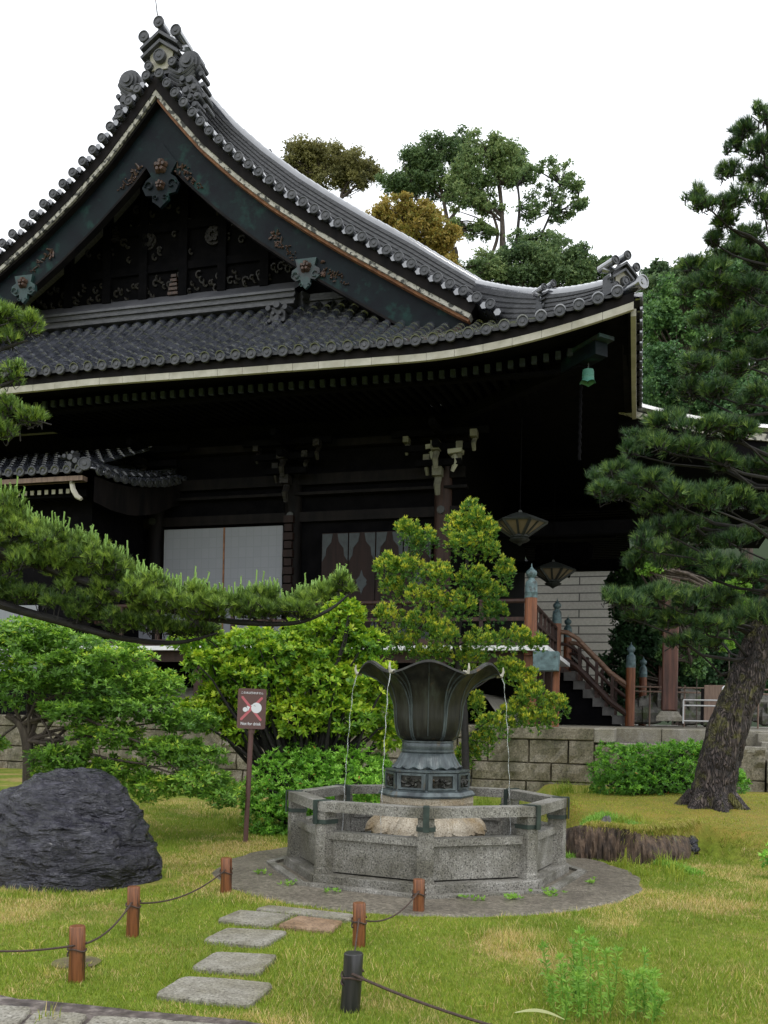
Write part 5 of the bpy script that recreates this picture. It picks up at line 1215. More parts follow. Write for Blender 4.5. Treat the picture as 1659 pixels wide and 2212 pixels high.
# ================================================================== VEGETATION
def unit(v): return v/np.maximum(np.linalg.norm(v, axis=-1, keepdims=True), 1e-9)
def rnd(n, *s): return RNG.normal(size=(n, *s))
def sprig_faces(C, N, nl, L, W, spread, tint, droop=0., tj=.12):
    """rosettes of nl rhombic leaves at C pointing around N"""
    n = len(C); N = unit(N); ref = np.where(np.abs(N[:, 2:3]) < .9, np.array([[0, 0, 1.]]), np.array([[1., 0, 0]])); A = unit(np.cross(N, ref)); B = np.cross(N, A)
    a0 = RNG.random(n)*6.28; fs = []; tt = []
    for k in range(nl):
        t = a0 + k*2.4 + RNG.normal(size=n)*.3; ph = spread*(.55 + .6*RNG.random(n)); T = A*np.cos(t)[:, None] + B*np.sin(t)[:, None]
        D = N*np.cos(ph)[:, None] + T*np.sin(ph)[:, None]; D[:, 2] -= droop; D = unit(D)
        S = unit(np.cross(D, N + rnd(n, 3)*.35)); l = L*(.7 + .5*RNG.random(n))[:, None]; w_ = W*(.75 + .4*RNG.random(n))[:, None]
        up = np.cross(S, D); base = C + D*l*.05
        fs.append(np.stack([base, base + D*l*.5 + S*w_ + up*w_*.25, base + D*l, base + D*l*.5 - S*w_ + up*w_*.25], 1)); tt.append(np.clip(tint + RNG.normal(size=n)*tj, 0, 1))
    return np.concatenate(fs), np.concatenate(tt)
def shell(c, r, n, fill=.35, top=.25):
    """points and outward normals on an uneven ellipsoid shell"""
    d = unit(rnd(n, 3)); d[:, 2] = np.where(RNG.random(n) < top, np.abs(d[:, 2]), d[:, 2]); k = 1 - fill*RNG.random(n)**1.3
    bump = 1 + .10*np.sin(d[:, 0]*5 + c[0]*7)*np.cos(d[:, 1]*4 + c[2]*5) + .07*np.sin(d[:, 2]*9 + c[1]*3)
    p = np.array(c) + d*np.array(r)*(k*bump)[:, None]; return p, unit(d/np.array(r)), d
def pxe(px, py, Y, rx, ry, rd=None):
    k = Y/F; return P(px, py, Y), (rx*k, (rd if rd else (rx + ry)/2)*k, ry*k)
def puffs(c, r, n, pr, flat=.75):
    out = []
    for i in range(n):
        d = unit(rnd(1, 3))[0]; q = np.array(c) + d*np.array(r)*(.35 + .6*RNG.random()); s_ = pr*(.65 + .7*RNG.random()); out.append((q, (s_, s_, s_*flat)))
    return out
def limbs(m, base, tips, r0, r1, jit=.12, mid=None, n=7):
    base = np.array(base, float)
    for tp in tips:
        tp = np.array(tp, float); L = np.linalg.norm(tp-base); ctl = base*(.5) + tp*.5 + np.array([0, 0, L*.12]) + rnd(1, 3)[0]*L*jit*.6 if mid is None else np.array(mid, float)
        pts = [tuple(base*(1-t)**2 + ctl*2*t*(1-t) + tp*t*t + rnd(1, 3)[0]*L*.012) for t in np.linspace(0, 1, n)]
        m.tube(pts, list(np.linspace(r0, r1, n)), 6)

def bushlike(name, label, cat, lobes, mat, per, nl, L, W, spread, base=None, wood='darkbark', r0=.035, r1=.008, tint0=.45, tiptint=.25, group=None, upmix=.5, fill=.4, tj=.12, droop=0., extra=None, extra_stems=True, scale=1., plume=0):
    root = empty(name, tuple(map(float, base)) if base is not None else (0, 0, 0), 0, label, cat, group); off = np.array(base if base is not None else (0, 0, 0), float)
    F_, T_ = [], []
    if scale != 1: lobes = [(c, (r[0]*scale, r[1]*scale, r[2]*scale*1.12)) for c, r in lobes]
    top_ = max(c[2] + r[2] for c, r in lobes)
    for (c, r) in list(lobes):
        for k_ in range(plume):
            d_ = unit(RNG.normal(size=(1, 3)))[0]; d_[2] = abs(d_[2])*.9 + .1; lobes = lobes + [(np.array(c) + unit(d_)*np.array(r)*.95, (.035, .035, .06 + .05*RNG.random()))]
    for (c, r) in lobes:
        area = (r[0]*r[2] + r[0]*r[1] + r[1]*r[2])/3; n = max(12, int(per*area)); p, nr, d = shell(c, r, n, fill)
        if r[0] == .035: nr = nr*.6 + np.array([0, 0, .6]); p = np.array(c) + (p - np.array(c))*.8
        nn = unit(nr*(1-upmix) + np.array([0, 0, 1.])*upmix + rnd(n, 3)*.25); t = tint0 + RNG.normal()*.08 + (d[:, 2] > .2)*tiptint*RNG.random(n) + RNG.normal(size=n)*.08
        f, tt = sprig_faces(p - off, nn, nl, L, W, spread, t, droop, tj); F_.append(f); T_.append(tt)
    if mat == 'azalea':
        T_ = [np.where(RNG.random(len(q)) < .004, 1., np.minimum(q, .95)) for q in T_]
    npmesh('foliage', np.concatenate(F_), 4, M[mat], root, np.repeat(np.concatenate(T_), 4))
    if extra_stems and base is not None:
        m = MB(); limbs(m, (0, 0, 0), [np.array(c) - off for c, r in lobes], r0, r1); m.build('branch', M[wood], root, smooth=True)
    return root

def tufts(C, N, nn, L, W, spread, tint, tj=.1):
    n = len(C); N = unit(N); ref = np.where(np.abs(N[:, 2:3]) < .9, np.array([[0, 0, 1.]]), np.array([[1., 0, 0]])); A = unit(np.cross(N, ref)); B = np.cross(N, A); fs = []; tt = []
    for k in range(nn):
        t = RNG.random(n)*6.283; ph = spread*np.sqrt(RNG.random(n)); D = unit(N*np.cos(ph)[:, None] + (A*np.cos(t)[:, None] + B*np.sin(t)[:, None])*np.sin(ph)[:, None])
        S = unit(np.cross(D, rnd(n, 3))); l = (L*(.7 + .4*RNG.random(n)))[:, None]; b = C + N*(L*.5*(RNG.random(n) - .35))[:, None]*.8
        fs.append(np.stack([b - S*W*.6, b + S*W*.6, b + D*l + S*W*.12], 1)); tt.append(np.clip(tint + RNG.normal(size=n)*tj, 0, 1))
    return np.concatenate(fs), np.repeat(np.concatenate(tt), 3)
def pinepads(pads, dens, L, W, nn, tint0=.4, up=.75, nsub=7, spr=.66):
    """pads: (centre, radii); tufts sit on twigs spread through each flat pad"""
    CC, NN, TT, tw = [], [], [], []
    sub_ = []
    for c, r in pads:
        for k_ in range(nsub):
            d_ = RNG.normal(size=3); d_ /= np.linalg.norm(d_); s_ = .30 + .22*RNG.random(); sub_.append((np.array(c) + d_*np.array(r)*np.array([.85, .8, .75])*RNG.random()**.5, (r[0]*s_, r[1]*s_, max(r[2]*s_*1.1, .05))))
    for c, r in sub_:
        n = max(4, int(dens*r[0]*r[1]*4*(1 + r[2]*2))); d = unit(rnd(n, 3)); k = RNG.random(n)**.4; p = np.array(c) + d*np.array(r)*k[:, None]
        p += np.stack([np.zeros(n), np.zeros(n), .35*r[2]*np.sin(p[:, 0]*7 + c[2])*np.cos(p[:, 1]*6)], 1)
        out = unit(p - (np.array(c) - np.array([0, 0, r[2]*1.2 + .02]))); nr = unit(out*(1-up) + np.array([0, 0, 1.])*up + rnd(n, 3)*.42)
        CC.append(p); NN.append(nr); TT.append(np.clip(tint0 + RNG.normal()*.06 + RNG.normal(size=n)*.22, 0, 1)); tw.append((np.array(c), p))
    CC, NN, TT = map(np.concatenate, (CC, NN, TT)); f, t = tufts(CC, NN, nn, L, W, spr, TT, .18); return f, t, CC, NN, tw
def twigs(m, tw, frac=.3, r=.006, base=None):
    for c, p in tw:
        k = max(2, int(len(p)*frac)); sel = p[RNG.choice(len(p), k, replace=False)]; lo = c - np.array([0, 0, .03])
        for q in sel:
            mid = (lo + q)/2 - np.array([0, 0, .04]) + rnd(1, 3)[0]*.03; m.tube([tuple(lo + rnd(1, 3)[0]*.05), tuple(mid), tuple(q)], [r*1.7, r*1.2, r*.6], 4, cap=False)
def barktube(m, pts, rad, n=28, sub=12, amp=.05, seed=1):
    pts = np.array(pts, float); rad = np.array(rad, float); t = np.linspace(0, len(pts)-1, (len(pts)-1)*sub + 1); q = []
    def cr(A, t):
        i = int(min(t, len(A)-1.0001)); f = t - i; p0, p1, p2, p3 = A[max(i-1, 0)], A[i], A[i+1], A[min(i+2, len(A)-1)]
        return .5*((2*p1) + (-p0+p2)*f + (2*p0-5*p1+4*p2-p3)*f*f + (-p0+3*p1-3*p2+p3)*f**3)
    C = [cr(pts, x) for x in t]; Rr = [float(cr(rad, x)) for x in t]; vs = []; fs = []; pa = None
    for i, c in enumerate(C):
        d = Vector(C[min(i+1, len(C)-1)] - C[max(i-1, 0)]).normalized()
        a = frame(d)[0] if pa is None else (pa - d*pa.dot(d)).normalized(); b = a.cross(d); pa = a
        for k in range(n):
            th = 2*PI*k/n; v = Vector(c) + (a*math.cos(th) + b*math.sin(th))*Rr[i]
            h = mnoise.noise(Vector((math.cos(th)*3.2, math.sin(th)*3.2, i*.13 + seed))); h2 = abs(mnoise.noise(Vector((math.cos(th)*7, math.sin(th)*7, i*.22 + seed))))
            vs.append(v + (v - Vector(c)).normalized()*(h*amp + (.5 - h2*2)*amp*.5)*min(1, Rr[i]*5))
    N = len(C); m.add(vs, [(i*n+k, i*n+(k+1) % n, (i+1)*n+(k+1) % n, (i+1)*n+k) for i in range(N-1) for k in range(n)] + [tuple((N-1)*n+k for k in range(n))]); return C

# ---- azaleas
A_Y = 11.4
b0 = G(665, 1812); lob = [pxe(x, y, b0[1] + dy, rx, ry) for x, y, rx, ry, dy in ((640, 1725, 112, 92, .75), (730, 1705, 108, 80, .9), (585, 1760, 60, 52, .45), (800, 1690, 55, 50, 1.3), (690, 1760, 100, 60, .6), (680, 1665, 80, 40, 1.0))]
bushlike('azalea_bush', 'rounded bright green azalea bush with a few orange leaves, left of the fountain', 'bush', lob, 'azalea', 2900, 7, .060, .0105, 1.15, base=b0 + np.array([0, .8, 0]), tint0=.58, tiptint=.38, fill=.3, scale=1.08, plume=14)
b0 = P(1390, 1735, 14.6); b0[2] = .15; lob = [pxe(x, y, 14.6 + dy, rx, ry, 70) for x, y, rx, ry, dy in ((1330, 1680, 58, 62, 0), (1395, 1672, 60, 55, .2), (1455, 1665, 60, 52, .2), (1500, 1660, 40, 50, .3), (1575, 1700, 30, 40, .6), (1420, 1700, 90, 45, -.1), (1350, 1710, 60, 40, -.1))]
bushlike('azalea_bush', 'clipped green azalea hedge between the platform wall and the leaning pine trunk', 'bush', lob, 'azalea', 2300, 7, .062, .011, 1.15, base=b0, tint0=.36, tiptint=.35, fill=.3, scale=1.05, plume=10)
b0 = G(1668, 1900); lob = [pxe(1664, 1855, b0[1] + .1, 22, 32)]
bushlike('azalea_bush', 'tiny green and red leaved shrub at the right edge of the lawn', 'bush', lob, 'azalea', 2600, 6, .05, .010, 1.1, base=b0, tint0=.5, tiptint=.5)
# ---- broadleaf bush behind the sign
b0 = P(660, 1700, 12.9); b0[2] = 0
lob = [pxe(x, y, 12.9 + dy, rx, ry, 60) for x, y, rx, ry, dy in ((700, 1370, 70, 38, 0), (740, 1330, 40, 22, 0), (640, 1420, 75, 35, -.2), (780, 1400, 50, 28, .1), (560, 1400, 70, 32, .2), (480, 1440, 70, 30, .1), (430, 1390, 50, 20, .3), (560, 1470, 70, 32, -.1), (690, 1480, 80, 40, -.2),
    (790, 1470, 60, 34, 0), (820, 1540, 45, 34, .3), (740, 1550, 70, 34, -.2), (640, 1550, 60, 34, -.2), (500, 1510, 60, 30, .2), (450, 1545, 60, 26, .1), (520, 1580, 40, 22, .2), (840, 1590, 30, 24, .3))]
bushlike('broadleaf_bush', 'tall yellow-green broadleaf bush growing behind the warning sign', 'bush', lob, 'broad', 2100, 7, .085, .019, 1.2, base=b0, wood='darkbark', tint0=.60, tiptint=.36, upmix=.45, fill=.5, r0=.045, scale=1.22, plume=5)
# ---- layered small tree at the left
b0 = P(62, 1700, 11.6); b0[2] = 0
lob = [pxe(x, y, 11.6 + dy, rx, ry, 62) for x, y, rx, ry, dy in ((60, 1375, 75, 30, .3), (20, 1400, 60, 34, 0), (150, 1400, 80, 26, .3), (250, 1430, 75, 26, .2), (110, 1450, 90, 30, -.1), (20, 1490, 60, 30, -.1), (200, 1490, 90, 26, 0), (330, 1480, 55, 24, .1), (300, 1530, 80, 22, -.1), (160, 1540, 60, 18, -.2), (-30, 1610, 30, 16, 0),
    (400, 1560, 60, 18, .1), (230, 1590, 70, 20, -.1), (360, 1620, 60, 20, -.1), (130, 1640, 60, 22, -.3), (240, 1665, 70, 20, 0), (420, 1640, 60, 24, 0), (110, 1680, 40, 18, .2), (430, 1690, 60, 24, -.3), (330, 1700, 50, 22, -.1), (480, 1720, 40, 18, -.3), (180, 1690, 50, 20, 0))]
root = bushlike('layered_tree', 'small garden tree with tiered green leaves behind the dark boulder', 'tree', lob, 'maple', 2300, 7, .075, .014, 1.35, base=b0, wood='bark2', tint0=.46, tiptint=.34, upmix=.70, fill=.5, droop=.1, extra_stems=False, scale=1.25, plume=4)
m = MB(); o_ = b0
pp = lambda px, py, dy=0: tuple(P(px, py, 11.6 + dy) - o_)
tr = [(0, 0, -.1), pp(62, 1660), pp(58, 1600), pp(45, 1565), pp(15, 1545)]; barktube(m, tr, [.085, .075, .065, .055, .04], 12, 5, .03)
barktube(m, [pp(58, 1600), pp(75, 1560, .05), pp(70, 1535, .1)], [.05, .04, .03], 8, 4, .02)
forks = [pp(58, 1600), pp(45, 1565), pp(70, 1535, .1), pp(62, 1640)]
for i, (c, r) in enumerate(lob): limbs(m, forks[i % 4], [np.array(c) - o_ - np.array([0, 0, r[2]*.3])], .028, .007)
m.build('trunk', M['bark2'], root, smooth=True)
# ---- golden cypress behind the bowl
b0 = P(1010, 1690, 13.4); b0[2] = 0
lob = [pxe(x, y, 13.4 + dy, rx, ry) for x, y, rx, ry, dy in ((1018, 1128, 34, 30, 0), (985, 1150, 34, 24, 0), (1050, 1160, 30, 26, 0), (880, 1150, 30, 16, 0), (905, 1175, 50, 22, .1), (1010, 1185, 56, 24, -.1), (1060, 1195, 24, 14, 0), (835, 1235, 30, 24, 0), (880, 1240, 46, 26, .1), (945, 1250, 40, 24, -.2), (1090, 1245, 24, 24, .1), (1020, 1260, 44, 24, -.2), (1060, 1290, 40, 24, 0),
   (920, 1300, 60, 24, -.1), (850, 1280, 36, 18, .2), (990, 1320, 50, 26, -.2), (840, 1340, 40, 20, 0), (1065, 1330, 34, 18, 0), (910, 1355, 50, 22, -.1), (870, 1395, 46, 22, 0), (960, 1380, 40, 24, -.3), (1040, 1395, 46, 24, -.2), (1110, 1385, 46, 20, 0), (1160, 1395, 22, 12, 0), (930, 1420, 50, 18, 0), (1010, 1430, 50, 18, 0),
   (1100, 1450, 34, 20, .1), (1135, 1475, 40, 20, .1), (1150, 1510, 44, 22, 0), (1200, 1535, 38, 20, 0), (1120, 1545, 46, 20, .1), (1070, 1575, 50, 22, 0), (1040, 1610, 40, 20, .1), (1160, 1560, 50, 18, -.1), (1010, 1640, 30, 20, .2), (1030, 1530, 20, 20, .2))]
lob = [(c_, (r_[0]*.85, r_[1]*.95, r_[2]*1.35)) for c_, r_ in lob]
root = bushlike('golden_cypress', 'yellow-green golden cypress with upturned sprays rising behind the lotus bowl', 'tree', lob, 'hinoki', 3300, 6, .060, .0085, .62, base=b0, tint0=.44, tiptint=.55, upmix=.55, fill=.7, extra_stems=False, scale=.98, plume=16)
m = MB(); pp = lambda px, py, dy=0: tuple(P(px, py, 13.4 + dy) - b0)
ax = [(0, 0, -.1), pp(1005, 1600), pp(1000, 1500), pp(985, 1400), pp(1000, 1300), pp(1010, 1200), pp(1015, 1130)]; barktube(m, ax, [.06, .055, .05, .042, .035, .022, .008], 10, 4, .015)
for c, r in lob[::2]:
    q = np.array(c) - b0; k = min(range(len(ax)), key=lambda i: abs(ax[i][2] - (q[2] - .25)) + (0 if ax[i][2] < q[2] else .5)); limbs(m, ax[k], [q], .016, .005)
m.build('trunk', M['darkbark'], root, smooth=True)
# ---- sprawling pine bough from the left
b0 = np.array([-5.9, 10.3, 0.]); root = empty('pine_tree', tuple(b0), 0, 'pine with a long low bough of upright light green shoots reaching in from the left', 'tree', 'garden pines')
PY = 10.0
up_ = [(0, 1125, 60, 40), (50, 1135, 60, 40), (110, 1165, 60, 40), (20, 1200, 60, 36), (90, 1215, 70, 34), (160, 1190, 60, 36), (205, 1215, 60, 36), (170, 1245, 70, 28), (250, 1240, 50, 30), (300, 1262, 50, 32), (250, 1285, 60, 24), (355, 1285, 50, 30), (330, 1310, 50, 22), (410, 1300, 50, 26), (470, 1305, 50, 26), (430, 1325, 60, 18), (530, 1305, 50, 24), (590, 1300, 50, 24), (560, 1325, 60, 16), (650, 1292, 46, 22), (705, 1280, 40, 20), (745, 1265, 26, 16), (630, 1320, 50, 12), (-60, 1150, 70, 50), (-60, 1220, 70, 40)]
lo_ = [(10, 1275, 60, 24), (80, 1290, 60, 24), (150, 1310, 60, 24), (210, 1325, 60, 24), (270, 1340, 60, 22), (330, 1352, 60, 20), (390, 1358, 50, 16), (445, 1358, 40, 10), (-50, 1270, 60, 30)]
pads = [pxe(x, y, PY + RNG.normal()*.12, rx*1.08, ry*1.28, 60) for x, y, rx, ry in up_]; pads2 = [pxe(x, y, PY + .25 + RNG.normal()*.1, rx*1.1, ry*1.2, 60) for x, y, rx, ry in lo_]
f, t, CC, NN, tw = pinepads([(np.array(c) - b0, r) for c, r in pads], 560, .085, .0052, 26, .52, .60)
f2, t2, C2, N2, tw2 = pinepads([(np.array(c) - b0, r) for c, r in pads2], 520, .08, .0050, 24, .30, .50)
npmesh('needles', np.concatenate([f, f2]), 3, M['needlel'], root, np.concatenate([t, t2]))
m = MB()
bins = np.floor(CC[:, 0]/.05).astype(int); sel = []
for bb_ in np.unique(bins):
    ii = np.where(bins == bb_)[0]; ii = ii[np.argsort(-CC[ii, 2])]; sel += list(ii[:max(2, int(len(ii)*.22))][:5])
sel = np.array(sel)
for i in sel:
    q = CC[i] + NN[i]*.02; h = .055 + .06*RNG.random() + .09*(RNG.random() < .09); m.tube([tuple(q), tuple(q + np.array([RNG.normal()*.006, RNG.normal()*.008, h*.5])), tuple(q + np.array([RNG.normal()*.012, RNG.normal()*.01, h])), tuple(q + np.array([0, 0, h + .008]))], [.0065, .0085, .0085, .003], 5)
m.build('young_shoots', M['candle'], root)
m = MB(); pp = lambda px, py, dy=0: tuple(P(px, py, PY + dy) - b0)
barktube(m, [(0, 0, -.1), (.1, 0, 1.0), (.0, -.1, 2.2), (-.2, -.1, 3.4), (-.1, -.2, 5.2), (.1, -.2, 7.2)], [.30, .26, .24, .2, .16, .08], 20, 8, .04)
barktube(m, [(.0, -.1, 2.4), tuple(np.array(pp(-120, 1150))), pp(0, 1195), pp(90, 1220), pp(200, 1262), pp(330, 1305), pp(430, 1332), pp(540, 1346), pp(640, 1345), pp(710, 1318), pp(752, 1285)], [.14, .10, .07, .06, .05, .042, .036, .03, .024, .018, .010], 10, 6, .02)
barktube(m, [(.05, -.1, 2.0), pp(-100, 1260, .2), pp(0, 1305, .2), pp(130, 1342, .2), pp(260, 1378, .2), pp(380, 1388, .2), pp(470, 1368, .2)], [.12, .08, .055, .045, .034, .024, .01], 10, 6, .02)
twigs(m, tw, .12, .004); twigs(m, tw2, .14, .004); m.build('trunk', M['darkbark'], root, smooth=True)
# upper sprigs of the same pine, higher limb nearer the camera
PU = 8.6
pu = [(20, 685, 50, 26), (70, 700, 46, 24), (20, 730, 40, 22), (-30, 700, 50, 40), (25, 805, 40, 20), (-20, 810, 40, 30), (20, 880, 40, 18), (50, 905, 46, 22), (10, 925, 46, 18), (-30, 900, 50, 40)]
f, t, CC, NN, tw = pinepads([(P(x, y, PU) - b0, (rx*PU/F, 40*PU/F, ry*PU/F)) for x, y, rx, ry in pu], 600, .075, .0048, 24, .55, .45)
npmesh('needles', f, 3, M['needlel'], root, t)
m = MB(); pp = lambda px, py, dy=0: tuple(P(px, py, PU + dy) - b0)
for z0, ps in ((5.0, ((-60, 770), (10, 752), (60, 735))), (4.6, ((-60, 850), (0, 835), (45, 815))), (4.2, ((-60, 930), (0, 925), (60, 915)))): barktube(m, [(-.1, -.2, z0)] + [pp(*q) for q in ps], [.08, .03, .02, .008], 8, 6, .01)
for i in sel[:90] % len(CC):
    q = CC[i]; h = .04 + .05*RNG.random(); m.c = 1; m.tube([tuple(q), tuple(q + np.array([0, 0, h]))], [.006, .007], 5)
m.c = 0; twigs(m, tw, .12, .004); m.build('limb', [M['darkbark'], M['candle']], root, smooth=True)
# ---- leaning pine at the right
PYR = 12.6; b0 = P(1540, 1735, PYR); b0[2] = float(gh(b0[0], b0[1])) - .05
root = empty('pine_tree', tuple(map(float, b0)), 0, 'large leaning pine with mossy plated trunk on the mound at the right', 'tree', 'garden pines')
pp = lambda px, py, dy=0: tuple(P(px, py, PYR + dy) - b0)
m = MB()
tp = [pp(1538, 1752), pp(1543, 1700), pp(1560, 1620), pp(1585, 1540), pp(1617, 1460), pp(1655, 1370), pp(1690, 1270, .1), pp(1705, 1150, .1), pp(1700, 1000, 0), pp(1715, 850, -.1), pp(1708, 700, 0), pp(1700, 540, .1), pp(1690, 400, 0), pp(1665, 300, 0), pp(1655, 240, 0)]
TC = barktube(m, tp, [.36, .272, .258, .246, .238, .228, .22, .19, .165, .14, .12, .10, .07, .04, .02], 48, 14, .042, 3)
for k in range(7):                              # root flare
    t = k*.9 + .2; c_ = np.array(tp[0]); m.tube([tuple(c_ + np.array([.22*math.cos(t), .22*math.sin(t), .22])), tuple(c_ + np.array([.40*math.cos(t), .38*math.sin(t), .04])), tuple(c_ + np.array([.60*math.cos(t), .55*math.sin(t), -.08]))], [.12, .10, .05], 8)
m.build('trunk', M['bark'], root, smooth=True)
PR = [ # px, py, rx, ry, dY
 (1640,250,30,26,0),(1605,285,34,18,0),(1650,320,40,26,0),(1590,320,30,16,.1),(1585,372,34,16,0),(1640,385,44,20,0),(1500,425,28,14,0),(1535,445,34,16,0),(1590,430,40,18,0),(1650,450,40,20,0),(1560,475,36,14,0),(1620,500,48,20,0),(1545,520,30,14,.1),
 (1575,545,40,16,0),(1640,570,46,20,0),(1500,575,34,16,0),(1545,600,46,20,0),(1610,620,56,22,0),(1490,618,34,14,.1),(1655,670,40,26,0),(1555,665,50,18,.1),(1600,705,56,20,0),(1540,745,40,14,.1),(1640,760,50,24,0),(1590,800,46,18,0),(1520,690,34,12,.2),(1500,790,50,12,.2),(1560,850,56,18,.1),(1640,860,50,24,0),(1500,845,46,14,.2),
 (1450,905,50,20,0),(1520,920,60,24,0),(1600,935,60,26,0),(1400,945,50,18,0),(1460,970,60,24,-.1),(1550,990,60,24,0),(1640,1010,50,30,0),(1370,975,34,14,0),
 (1300,1035,40,16,0),(1345,1020,44,18,0),(1400,1030,50,22,-.1),(1290,1060,26,10,0),(1340,1065,50,20,0),(1420,1080,60,26,-.1),(1500,1070,60,28,0),(1580,1090,60,30,0),(1650,1100,50,30,0),
 (1440,1140,56,26,-.1),(1520,1150,60,30,-.1),(1600,1170,60,30,0),(1400,1180,50,24,0),(1370,1215,40,18,.1),(1460,1210,60,28,-.1),(1550,1225,60,26,-.1),(1630,1240,46,30,0),
 (1320,1295,34,12,0),(1365,1300,40,16,0),(1420,1285,50,24,0),(1490,1290,56,26,-.1),(1560,1300,50,24,0),(1380,1335,40,14,0),(1440,1340,50,20,-.1),(1520,1350,50,20,-.1),(1590,1340,40,22,0),(1480,1385,40,14,-.1),(1540,1390,40,14,0),(1640,1330,40,30,.1),
 (1720,330,50,40,0),(1730,480,60,40,0),(1740,640,60,50,0),(1730,800,60,60,0),(1740,960,70,60,0),(1740,1120,70,60,0),(1740,1250,60,50,0)]
pads = [(np.array(pp(x, y, dy + RNG.normal()*.35)), (rx*PYR/F, (rx*.5 + 26)*PYR/F, ry*PYR/F)) for x, y, rx, ry, dy in PR]
f, t, CC, NN, tw = pinepads(pads, 300, .125, .0068, 22, .46, .45)
npmesh('needles', f, 3, M['needle'], root, t)
m = MB(); Tz = np.array([list(c) for c in TC])
for (c, r), (x, y, rx, ry, dy) in zip(pads, PR):
    zt_ = c[2] - .35 - .25*abs(c[0] - Tz[-1, 0])*.2; k = int(np.argmin(np.abs(Tz[:, 2] - max(zt_, 1.6)))); st = Tz[k]; L = np.linalg.norm(c - st)
    if L < .3 or (PR.index((x, y, rx, ry, dy)) % 5) in (1, 3): continue
    mid = (st + c)/2 + np.array([0, 0, -.10*L + RNG.normal()*.05]) + rnd(1, 3)[0]*.06*L; q3 = c - np.array([0, 0, r[2]*.5])
    m.tube([tuple(st), tuple(st*.6 + mid*.4 + rnd(1, 3)[0]*.05), tuple(mid), tuple(mid*.5 + q3*.5 + rnd(1, 3)[0]*.06), tuple(q3), tuple(c + np.array([-(r[0])*.6, 0, 0]))], [min(.055, .014*L + .012), .011*L + .010, .008*L + .008, .013, .010, .005], 6)
twigs(m, tw, .22, .005); m.build('limb', M['darkbark'], root, smooth=True)

# ---- far trees
def crown(name, label, lobes, mat, size, per, trunks, wood='bark2', base=None, tint0=.5, nl=4, npf=14, pf=.72, cat='tree', group=None, gap=.0, grow=1.2, kind=None):
    """lobes (px,py,Y,rx,ry); trunks: list of pixel paths with radius"""
    Y0 = lobes[0][2]; lobes = [(a_, b_, c_, d_*grow, e_*grow) for a_, b_, c_, d_, e_ in lobes]; b0 = P(lobes[0][0], lobes[0][1], Y0); b0[2] = float(gh(b0[0], b0[1])); root = empty(name, tuple(map(float, b0)), 0, label, cat, group); tag(root, kind=kind); F_, T_ = [], []; tips = []
    for (px, py, Y, rx, ry) in lobes:
        c, r = pxe(px, py, Y, rx, ry); 
        for q, rr in puffs(c, (r[0]*1.15, r[1]*1.1, r[2]*1.15), npf + 6, min(r[0], r[2])*pf*.85, .7):
            n = max(30, int(per*3.6*(rr[0]*rr[2])/(size*size))); p, nr, d = shell(q, rr, n, .85); nn = unit(nr*.5 + np.array([0, 0, .5]) + rnd(n, 3)*.6)
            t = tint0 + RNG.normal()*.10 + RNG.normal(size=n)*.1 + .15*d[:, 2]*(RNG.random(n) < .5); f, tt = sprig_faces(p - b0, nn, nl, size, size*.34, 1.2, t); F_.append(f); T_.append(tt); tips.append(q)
    npmesh('crown', np.concatenate(F_), 4, M[mat], root, np.repeat(np.concatenate(T_), 4))
    m = MB(); forks = []
    for path in trunks:
        *pts, w0, w1 = path; Y = Y0; k = Y/F; q = [P(x, y, Y) - b0 for x, y in pts]
        if len(pts) and path is trunks[0]: g0 = q[0].copy(); g0[2] = -.5; q = [g0] + q
        n = len(q); barktube(m, q, list(np.linspace(w0*k/2, w1*k/2, n)), 10, 6, .06); forks += q[n//2:]
    if forks:
        for tp_ in tips:
            tq = np.array(tp_) - b0; low = [f_ for f_ in forks if f_[2] < tq[2] + .5] or forks; st = min(low, key=lambda f_: np.linalg.norm(f_ - tq)); L = np.linalg.norm(tq - st); limbs(m, st, [tq], .012*L + .02, .02, n=5)
    m.build('trunk', M[wood], root, smooth=True); return root
FG = 'trees on the hill behind the hall'
crown('hill_tree', 'bronze-green domed tree at left showing above the roof slope', [(650,340,66,46,22),(700,345,66,56,28),(750,355,66,46,24),(790,370,66,28,18),(715,385,66,50,22),(765,395,66,34,16),(640,370,66,40,20)], 'farbrown', .14, 2.4, [((690, 640), (715, 520), (735, 430), (760, 380), 14, 4), ((735, 430), (790, 385), 6, 3), ((725, 480), (690, 390), 8, 3)], group=FG, tint0=.42)
crown('golden_tree', 'rounded golden-orange tree just above the roof slope', [(850,465,52,48,26),(890,450,52,34,18),(920,480,52,44,24),(950,520,52,30,26),(880,500,52,56,28),(940,560,52,38,24),(830,490,52,30,16)], 'fargold', .15, 3.2, [((900, 640), (895, 560), (885, 490), 14, 5)], group=FG, tint0=.5, npf=12)
crown('hill_tree', 'tall dark spreading tree with billowing crown, left of the bare trunks', [(860,395,64,38,22),(905,350,64,34,22),(940,330,64,50,26),(930,375,64,50,26),(985,320,64,40,22),(960,410,64,36,22),(900,400,64,40,16)], 'farleaf', .14, 2.4, [((985, 640), (975, 540), (965, 470), (950, 400), (930, 350), 16, 5), ((968, 480), (1000, 430), (1010, 360), 8, 3), ((975, 530), (900, 430), (880, 400), 7, 3), ((955, 430), (925, 400), 6, 3)], group=FG, tint0=.35, npf=12)
